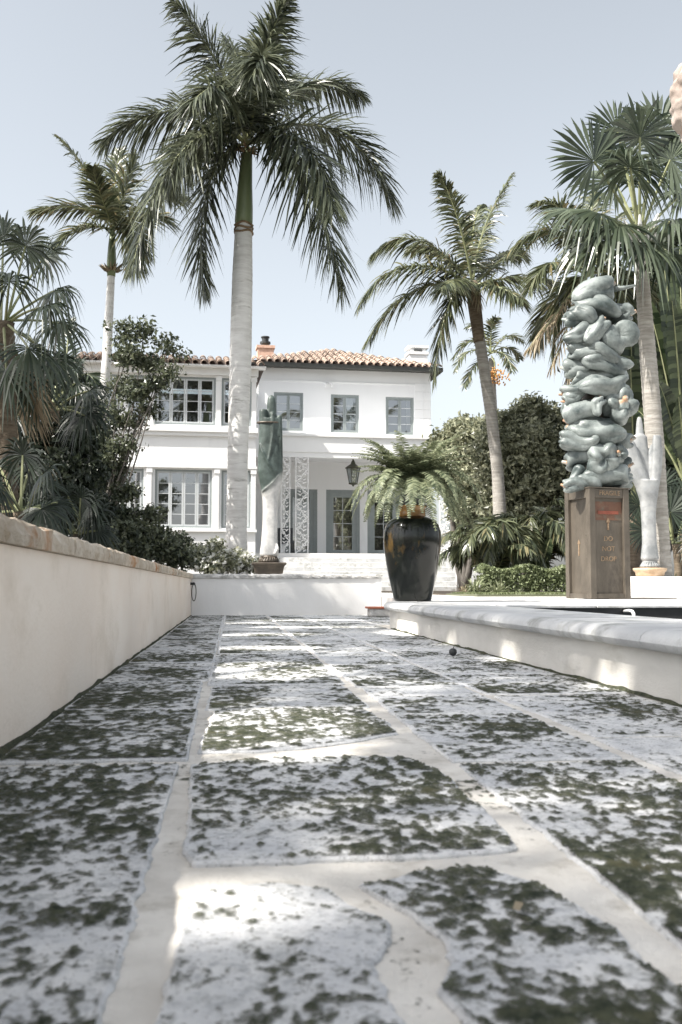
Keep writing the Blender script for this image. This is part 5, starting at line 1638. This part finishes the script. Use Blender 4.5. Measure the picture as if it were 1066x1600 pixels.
# ------------------------------------------------------------------ fan palms and shrubs behind the left wall
def fan_palm(name, label, base, top, rt, specs, Y, seed, mats, petiole_from=None, group=None, R=.8, skirt=0, spread=150):
    t = thing(name, base, label, 'palm tree', group)
    b = Vector(base); tp = Vector(top)
    if rt > 0:
        parts(t, ringed_trunk([b, b.lerp(tp, .5) + Vector((.04, 0, 0)), tp], [rt * 1.2, rt, rt], 12, .06, .1, seed).build('trunk', MT['trunk_brown'], smooth=True))
    r = rng(seed)
    for k, (px, py, dy, ax_, nr_, R_, dr) in enumerate(specs):
        parts(t, fan(tp + Vector((r.normal(0, .05), r.normal(0, .05), 0)), U(px, py, Y + dy), img(ax_), img(nr_), R_ * .8, seed * 50 + k, 40, spread, dr, .5, .014, mats=mats))
    for k in range(skirt):
        a = r.uniform(0, 6.28); o_ = Vector((math.cos(a), math.sin(a), 0))
        c = tp + o_ * .35 + Vector((0, 0, -.35 - .5 * r.random()))
        parts(t, fan(tp, c, o_ * .35 + Vector((0, 0, -1)), o_, r.uniform(.6, .85), seed * 90 + k, 30, 75, .25, .5, .012, mats=('leaf_dry', 'fibre'), name='dead_leaf'))
    return t
def rand_fans(px, py, n, rad, R, seed, dyr=.6, dr=(.3, .9)):
    r = rng(seed); out = []
    for k in range(n):
        a = -math.pi * .22 + (k + .5) / n * math.pi * 1.44 + r.normal(0, .12)
        ca, sa = math.cos(a), math.sin(a); q = rad * r.uniform(.65, 1.1); dy = r.normal(0, dyr)
        out.append((px + q * ca, py - q * sa * .95, dy, (ca, sa * .8 - .1, -dy * .8 + .2), (-ca * .25, .55 + .3 * abs(ca), .75), R * r.uniform(.85, 1.12), r.uniform(*dr)))
    return out
LY = 13.6
b0 = U(6, 905, LY); b0.z = .38
fan_palm('fan_palm', 'green fan palm with drooping pleated leaves at the left edge', b0, U(4, 505, LY), .16,
    [(70, 400, .2, (.7, .6, .2), (-.2, .4, .9), .62, .5), (40, 385, -.3, (.35, .9, .2), (0, .3, .9), .66, .4), (5, 375, .2, (-.1, 1, 0), (.1, .3, .9), .66, .4),
     (85, 455, -.4, (.95, .2, .3), (.1, .8, .6), .6, .9), (92, 505, .2, (.95, -.25, .2), (.2, .8, .6), .66, .9), (70, 480, -.9, (.7, .1, .7), (.1, .8, .6), .66, 1.0),
     (45, 545, -.8, (.5, -.7, .5), (.4, .4, .8), .66, .8), (85, 560, .1, (.75, -.65, .2), (.4, .4, .8), .62, .7), (15, 440, -1.0, (.1, .4, .9), (0, .9, .4), .62, .9), (-30, 430, .3, (-.6, .7, 0), (.2, .4, .9), .66, .5),
     (-30, 540, -.4, (-.6, -.6, .3), (-.3, .4, .8), .66, .8), (10, 580, -.7, (.1, -1, .4), (0, .3, .9), .66, .5), (55, 600, .3, (.4, -.9, 0), (.3, .3, .9), .62, .5)], LY, 11, ('leaf_fan', 'rachis'), skirt=3)
b0 = U(84, 905, 15.5); b0.z = .38
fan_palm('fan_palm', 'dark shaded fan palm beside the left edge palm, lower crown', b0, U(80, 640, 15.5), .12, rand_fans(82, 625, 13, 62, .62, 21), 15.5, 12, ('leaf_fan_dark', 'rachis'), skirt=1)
b0 = U(30, 905, 12.2); b0.z = .38
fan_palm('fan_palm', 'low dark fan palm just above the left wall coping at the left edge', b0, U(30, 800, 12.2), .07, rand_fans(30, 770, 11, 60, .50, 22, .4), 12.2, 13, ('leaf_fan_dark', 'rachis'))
b0 = U(118, 905, 13.2); b0.z = .38
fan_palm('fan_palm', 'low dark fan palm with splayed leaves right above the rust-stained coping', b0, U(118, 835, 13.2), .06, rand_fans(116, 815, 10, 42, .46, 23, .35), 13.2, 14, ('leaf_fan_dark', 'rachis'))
# feather palm leaves showing between the fan palms
b0 = U(96, 905, 16.8); b0.z = .38
t = thing('feather_palm', b0, 'dark feather palm with combed leaves between the fan palms and the leafy tree', 'palm tree')
parts(t, ringed_trunk([b0, U(98, 800, 16.8), U(100, 700, 16.8)], [.1, .08, .08], 10, .05, .1, 15).build('trunk', MT['trunk_brown'], smooth=True))
for k, pts in enumerate([[(100, 705), (95, 600), (60, 520), (30, 520)], [(100, 705), (110, 600), (130, 560), (150, 600)], [(100, 705), (120, 640), (140, 640), (150, 690)], [(100, 705), (80, 640), (40, 620), (20, 680)], [(100, 705), (105, 600), (100, 540), (112, 500)], [(100, 705), (125, 660), (135, 690), (138, 740)], [(100, 705), (70, 660), (50, 690), (40, 760)]]):
    parts(t, frond([U(px, py, 16.8 + j * .25 * (-1) ** k) for j, (px, py) in enumerate(pts)], 60, .42, .034, 700 + k, droop=.25, plum=.15, a0=60, a1=30, mats=('leaf_fan', 'rachis')))

def pxc(Y, lst):
    """clump centres/radii from pixels at depth Y"""
    cs, rs = [], []
    for (px, py, rp_, dy) in lst:
        cs.append(U(px, py, Y + dy)); rs.append(rp_ * Y / FPX)
    return cs, rs
def base_at(px, Y, z=.38):
    b = U(px, 905, Y); return Vector((b.x, b.y, z))

cs, rs = pxc(19, [(196, 520, 22, 0), (225, 515, 20, .3), (262, 540, 18, 0), (282, 556, 10, .2), (245, 600, 18, -.3), (232, 640, 16, .2), (202, 555, 24, -.3), (238, 570, 22, .2), (265, 580, 14, -.3), (190, 605, 22, .4), (215, 612, 22, -.2), (182, 650, 22, 0), (205, 660, 20, .4), (155, 680, 24, .2), (190, 700, 22, -.3), (150, 640, 22, .3), (180, 735, 20, .1), (165, 720, 26, -.2), (185, 755, 18, .2), (150, 760, 26, 0)])
bush('leafy_tree', 'airy small-leaved tree in front of the left end of the house', 'tree', base_at(140, 19), cs, rs, 'leaf_shrub', 880, 11, .095, .085, 41, r0=.032, shell=.1)
cs, rs = pxc(15, [(30, 610, 45, 1.6), (85, 620, 40, 1.8), (125, 640, 34, 1.8), (60, 690, 45, .5), (110, 700, 40, .8), (30, 740, 50, .3), (100, 750, 46, .2), (145, 740, 26, .8), (60, 790, 45, 0), (130, 800, 36, .2), (160, 800, 26, .6)])
bush('dark_shrub', 'dense dark shrub mass behind the left wall below the fan palms', 'shrub', base_at(90, 15.3), cs, rs, 'leaf_dark', 1700, 16, .08, .10, 42, shell=.2)
cs, rs = pxc(15.6, [(190, 810, 24, .3), (215, 835, 26, 0), (180, 840, 28, -.4), (245, 845, 28, .2), (215, 865, 24, -.3), (265, 862, 24, 0), (285, 872, 18, .2), (200, 770, 18, .3), (235, 805, 18, .5)])
bush('dark_shrub', 'dark leafy shrub spilling over the corner end of the left wall', 'shrub', base_at(215, 15.6), cs, rs, 'leaf_shrub', 760, 12, .07, .075, 43, shell=.15)
cs, rs = pxc(17.6, [(310, 872, 20, 0), (335, 862, 18, .2), (350, 878, 20, -.2), (375, 875, 18, .2), (330, 888, 18, -.3), (395, 885, 12, .2)])
bush('flowering_shrub', 'low shrub with white blossoms behind the far wall beside the palm trunk', 'shrub', base_at(345, 17.6, .40), cs, rs, 'leaf_olive', 420, 12, .05, .07, 44, shell=.2, flowers=260)
cs, rs = pxc(30, [(250, 855, 20, 0), (280, 850, 20, 0), (220, 850, 22, 0), (310, 862, 14, 0), (190, 845, 24, 0)])
bush('foundation_shrub', 'dark shrub growing against the base of the house wing', 'shrub', base_at(250, 30), cs, rs, 'leaf_dark', 420, 12, .10, .12, 45, shell=.2)
def rosette(px, py, Y, n, L, W, seed, label, mat, z, up=(.35, 1.2)):
    b = U(px, py, Y); b.z = z
    t = thing('strap_leaf_plant', b, label, 'plant'); r = rng(seed); mb = MB()
    a = r.uniform(0, 6.28, n); e = r.uniform(*up, n)
    D = np.stack([np.cos(a) * np.cos(e), np.sin(a) * np.cos(e), np.sin(e)], 1); S = norm(np.cross(D, ZUP))
    P = np.repeat(np.array(tuple(b))[None], n, 0) + r.normal(0, .04, (n, 3)) * np.array([1, 1, .2])
    ribbons(mb, P, D, S, L * r.uniform(.7, 1.1, n), W * r.uniform(.8, 1.2, n), r.uniform(.2, .7, n), [(0, .6), (.35, 1), (.7, .75), (.9, .4), (1, .05)])
    parts(t, mb.build('leaves', MT[mat])); return t
rosette(451, 893, 16.4, 40, .42, .035, 51, 'spiky rosette plant beside the dark hand sculpture', 'leaf_strap', .42)
rosette(437, 893, 16.9, 30, .36, .03, 52, 'smaller spiky rosette behind the dark hand sculpture plinth', 'leaf_strap', .42)

# ------------------------------------------------------------------ garden right of the house
cs, rs = pxc(29, [(716, 676, 22, 0), (742, 668, 16, .2), (690, 690, 16, .3), (700, 712, 26, .5), (735, 690, 32, -.4), (725, 735, 34, 0), (755, 745, 34, -.5), (700, 745, 26, .5), (740, 790, 36, 0)])
bush('round_tree', 'smaller round tree close to the right corner of the house', 'tree', base_at(725, 29, .28), cs, rs, 'leaf_olive', 1500, 16, .12, .15, 61, r0=.13, shell=.55)
cs, rs = pxc(27, [(800, 672, 32, 0), (850, 662, 34, .4), (828, 640, 22, 0), (770, 668, 20, .2), (775, 700, 34, -.4), (830, 700, 40, -.7), (880, 690, 36, .4), (785, 735, 40, -.3), (845, 745, 48, -.6), (880, 760, 40, 0), (800, 790, 42, -.3)])
bush('round_tree', 'broad sunlit olive-green tree behind the leaning coconut trunk', 'tree', base_at(830, 27, .28), cs, rs, 'leaf_olive', 3000, 16, .12, .14, 62, r0=.16, shell=.6)
def feather_clump(name, label, px, Y, tips, L, seed, mats, z=.30, n=55, droop=.4, W=.04):
    b = base_at(px, Y, z); t = thing(name, b, label, 'plant')
    for k, (tx_, ty_, dy) in enumerate(tips):
        tip = U(tx_, ty_, Y + dy); mid = b.lerp(tip, .5); up = (tip - b).length
        c = [b + Vector((.05 * ((k * 3) % 5 - 2), .05 * ((k * 7) % 5 - 2), 0)), b.lerp(tip, .25) + Vector((0, 0, up * .35)), b.lerp(tip, .7) + Vector((0, 0, up * .32)), tip]
        parts(t, frond(c, n, L, W, seed * 30 + k, droop=droop, plum=.2, pet=.18, a0=60, a1=28, rr=.018, lift=.15, mats=mats))
    return t
def arching_clump(name, label, px, Y, n, H, W_, L, seed, mats, z=.30, lw=.042, nl=60, dx=0.0):
    b = base_at(px, Y, z); t = thing(name, b, label, 'plant'); r = rng(seed)
    for k in range(n):
        a = k * 2.399 + r.normal(0, .2); o_ = Vector((math.cos(a), math.sin(a), 0)); q_ = r.uniform(.45, 1.05); h = H * r.uniform(.75, 1.1) * (1.15 - .35 * q_)
        w = W_ * q_
        c = [b + o_ * .06, b + o_ * w * .18 + Vector((0, 0, h * .75)), b + o_ * w * .75 + Vector((0, 0, h * 1.12)), b + o_ * w * 1.12 + Vector((0, 0, h * r.uniform(.35, .8)))]
        parts(t, frond(c, nl, L, lw, seed * 30 + k, droop=.55, plum=.25, pet=.22, a0=62, a1=30, rr=.016, lift=.1, mats=mats))
    return t
arching_clump('cycad', 'bright feathery palm clump beside the steps handrail', 768, 19.6, 30, 1.75, 1.15, .40, 71, ('leaf_coco', 'rachis'))
arching_clump('cycad', 'darker feathery palm clump left of the crate pedestal', 838, 20.6, 30, 2.15, 1.25, .44, 72, ('leaf_coco', 'rachis'))
# broad banana leaves
def paddle(b, c, W, seed, mat='leaf_banana', nrm=None):
    """broad leaf split into ribs along a curved midrib"""
    r = rng(seed); mb = MB(); n = 34
    ts = np.linspace(.22, .995, n); P, T = bez(c, ts)
    nn_ = np.array(tuple(nrm)) if nrm is not None else np.array([0, -.5, .8])
    S = norm(np.cross(T, nn_)); Nn = norm(np.cross(S, T)); u = np.linspace(0, 1, n)
    wl_ = W * np.clip(np.sin(np.pi * (.08 + .88 * u)), .05, 1) ** .55
    seg = np.linalg.norm(P[-1] - P[0]) / n * 1.5
    for sg in (1, -1):
        D = norm(sg * S + .25 * T + Nn * .25 + Nn * r.normal(0, .05, n)[:, None])
        ribbons(mb, P, D, norm(T + r.normal(0, .04, (n, 3))), wl_ * r.uniform(.92, 1.04, n), np.full(n, seg), np.full(n, .25), [(0, 1), (.5, 1), (.9, .85), (1, .45)])
    pr, _ = bez(c, np.linspace(0, 1, 12)); mb.tube(pr, np.linspace(.035, .008, 12), 6, 1, cap=False)
    return mb.build('leaf', [MT[mat], MT['rachis']])
def banana(name, label, px, Y, tips, W, seed, z=.30, trunk=None):
    b = base_at(px, Y, z); t = thing(name, b, label, 'plant')
    top = b if trunk is None else U(trunk[0], trunk[1], Y)
    if trunk is not None:
        parts(t, ringed_trunk([b, b.lerp(top, .5), top], [.16, .14, .11], 12, .03, .2, seed).build('stem', MT['trunk_brown'], smooth=True))
    for k, (tx_, ty_, dy) in enumerate(tips):
        tip = U(tx_, ty_, Y + dy); up = (tip - top).length
        c = [top, top.lerp(tip, .35) + Vector((0, 0, up * .12)), top.lerp(tip, .75) + Vector((0, 0, up * .12)), tip]
        parts(t, paddle(top, c, W, seed * 40 + k, nrm=img(((tx_ - px) * -.004, .35, .9))))
    return t
banana('banana_plant', 'low broad-leaved plant in front of the feathery clumps', 838, 20.0, [(815, 848, -.3), (836, 826, -.3), (860, 842, -.3), (824, 872, -.7), (856, 872, -.7)], .13, 81)
banana('traveller_palm', 'tall banana-like palm with huge upright paddles at the right edge', 1075, 20, [(1010, 470, .3), (1035, 400, 0), (1062, 390, .4), (1090, 420, 0), (1005, 560, -.4), (1050, 470, -.7), (1030, 600, -.6), (1100, 500, -.5), (995, 640, .4), (1060, 620, -.9)], .28, 82, trunk=(1072, 760))
banana('traveller_palm', 'second paddle-leaved palm behind the pale open hand', 990, 23, [(950, 500, .3), (985, 470, .2), (1015, 480, 0), (960, 600, -.4), (1020, 580, -.5), (985, 560, -.8), (1040, 640, .3)], .28, 83, trunk=(992, 800))
cs, rs = pxc(26, [(960, 520, 50, 0), (1010, 500, 55, .5), (1060, 520, 60, 0), (950, 600, 50, .3), (1010, 600, 60, 0), (1070, 620, 60, .4), (960, 690, 55, 0), (1030, 700, 60, .3), (1080, 720, 60, 0), (980, 780, 55, 0), (1050, 800, 60, .3), (920, 780, 40, 0), (1050, 440, 45, .5), (1075, 390, 40, .8), (1020, 440, 30, .8), (910, 700, 30, 0)])
bush('dense_tree', 'dark dense tree filling the background at the right edge', 'tree', base_at(1010, 26, .28), cs, rs, 'leaf_dark', 3000, 16, .16, .20, 63, r0=.16, shell=.5)
fan_palm('fan_palm', 'low fan palm with stiff round leaves behind the pale open hand', base_at(1058, 18.2, .29), U(1056, 850, 18.2), .07,
    [(1048, 800, -.3, (.1, 1, 0), (-.2, .1, 1), .72, .1), (1075, 780, .2, (.5, .8, 0), (-.2, .1, 1), .72, .1), (1010, 830, .1, (-.9, .5, 0), (.2, .2, 1), .66, .15), (1085, 840, -.4, (.9, .2, .2), (-.2, .3, .9), .66, .3), (1035, 760, .5, (-.1, 1, -.1), (0, .2, 1), .66, .15), (1000, 790, .6, (-.6, .8, 0), (.2, .2, 1), .6, .2)], 18.2, 16, ('leaf_fan_dark', 'rachis'), spread=165)
# hedge and grassy edge plants
hedge = thing('hedge', base_at(820, 18.9, .30), 'low clipped bright green hedge behind the lawn strip', 'hedge')
r = rng(91); mb = MB(); xa = U(745, 905, 18.9).x; xb = U(905, 905, 18.9).x; zt = U(800, 886, 18.9).z
n = 9000
C = np.stack([r.uniform(xa, xb, n), r.uniform(18.6, 19.3, n), .3 + (zt - .3) * r.random(n) ** .6], 1)
C[:, 2] += .05 * np.sin(C[:, 0] * 7) * (C[:, 2] > zt - .15)
front = r.random(n) < .6; C[front, 1] = 18.58 + r.normal(0, .05, front.sum())
leaves(mb, C, np.array([[0, -.6, .8]]) + r.normal(0, .3, (n, 3)), .06, r)
parts(hedge, mb.build('foliage', MT['leaf_hedge'])); mb = MB()
for k in range(14):
    x = xa + (xb - xa) * (k + .5) / 14; mb.tube([(x, 18.95, .28), (x + .05, 18.95, zt - .15)], [.02, .008], 5)
parts(hedge, mb.build('stems', MT['bark']))
rosette(742, 915, 18.4, 110, .55, .03, 92, 'pale variegated strap-leaf plant at the end of the hedge by the handrail', 'leaf_strap', .30, (.1, 1.3))
rosette(778, 915, 18.2, 80, .42, .03, 93, 'second pale strap-leaf plant in front of the hedge', 'leaf_strap', .30, (.1, 1.3))
rosette(727, 910, 20.5, 50, .36, .028, 94, 'small orange-tinged strap-leaf plant against the handrail foot', 'leaf_dry', .30, (.2, 1.3))
rosette(1052, 896, 17.4, 60, .5, .035, 95, 'spiky pale plant on the planter right of the pale open hand', 'leaf_strap', .42)
# lawn blades
r = rng(96); n = 9000; mb = MB()
P = np.stack([r.uniform(4.1, 9.4, n), r.uniform(16.25, 18.5, n), np.full(n, .31)], 1); a = r.uniform(0, 6.28, n)
D = norm(np.stack([np.cos(a) * .5, np.sin(a) * .5, np.ones(n)], 1)); S = norm(np.cross(D, ZUP))
ribbons(mb, P, D, S, r.uniform(.03, .07, n), np.full(n, .012), np.full(n, .3), [(0, 1), (.6, .8), (1, .1)])
gr = mb.build('grass', MT['grass']); gr['kind'] = 'stuff'; gr['label'] = 'short pale green grass of the lawn strip'; gr['category'] = 'grass'

# ------------------------------------------------------------------ shade trees beyond the left wall, out of the picture: their crowns dapple the path
GAPS = []                                  # openings cut into the crowns to land sun patches: (ground x, y, half sizes)
for (x0, y0, hx, hy) in ((.12, 3.2, .36, .62), (.18, 5.4, .45, .6), (-.02, 1.42, .15, .17), (.25, 7.3, .4, .3), (.35, 9.4, .5, .35), (.9, 11.0, .7, .3), (1.0, 13.2, .8, .35), (.1, 12.2, .4, .25),
                         (1.66, 4.3, .12, .22), (1.66, 6.0, .12, .25), (1.68, 9.6, .3, .6), (1.67, 7.6, .12, .2)):
    GAPS.append((x0, y0, hx, hy))
def shade_tree(label, bx, by, cs, rs, seed, ntuft, per):
    t = thing('shade_tree', (bx, by, .38), label, 'tree', 'trees shading the path')
    r = rng(seed); mb = MB()
    C, N = tufted(cs, rs, ntuft, per, .16, r, .1, .8)
    k = C[:, 2] / math.tan(SUN_EL); gx = C[:, 0] - SUN_H.x * k; gy = C[:, 1] - SUN_H.y * k
    keep = np.ones(len(C), bool)
    for (x0, y0, hx, hy) in GAPS:
        w = ((gx - x0) / hx) ** 2 + ((gy - y0) / hy) ** 2 + .35 * (fbm(gx * 9, gy * 9, seed, 3) - .47) * 2
        keep &= w > 1
    # the crowns stay above and beside the picture
    dd = np.hypot(C[:, 0], C[:, 1]); az = np.degrees(np.arctan2(C[:, 0], C[:, 1])); el = np.degrees(np.arctan2(C[:, 2] - CAMH, dd))
    keep &= ~((az > -14.5) & (az < 27) & (el < 33.5))
    leaves(mb, C[keep], N[keep], .13, r, aspect=.55)
    parts(t, mb.build('crown', MT['leaf_shrub']))
    mb = MB(); branchy(mb, Vector((bx, by, 5.6)), cs, r, .10); mb.tube([(bx, by, .3), (bx + .15, by, 3.0), (bx, by, 5.75)], [.28, .21, .16], 10)
    parts(t, mb.build('trunk', MT['bark'], smooth=True))
r = rng(55)
def crown_over(x, y, z):
    # where a crown at height z must stand for its shadow to fall round ground point (x, y)
    k = z / math.tan(SUN_EL); return Vector((x + SUN_H.x * k, y + SUN_H.y * k, z))
cs = [crown_over(x + r.normal(0, .2), y + r.normal(0, .2), 10.5 + r.normal(0, .5)) for y in np.linspace(.2, 7.6, 7) for x in (-.2, 1.6)]
shade_tree('tall leafy shade tree beyond the left wall near the viewer', -8.6, -1.4, cs, [1.05] * len(cs), 56, 2300, 14)
cs = [crown_over(x + r.normal(0, .2), y + r.normal(0, .2), 11.5 + r.normal(0, .5)) for y in np.linspace(8.6, 15.0, 6) for x in (-.1, 1.5)]
shade_tree('tall leafy shade tree beyond the left wall farther along the path', -9.3, 6.0, cs, [1.0] * len(cs), 57, 1700, 14)
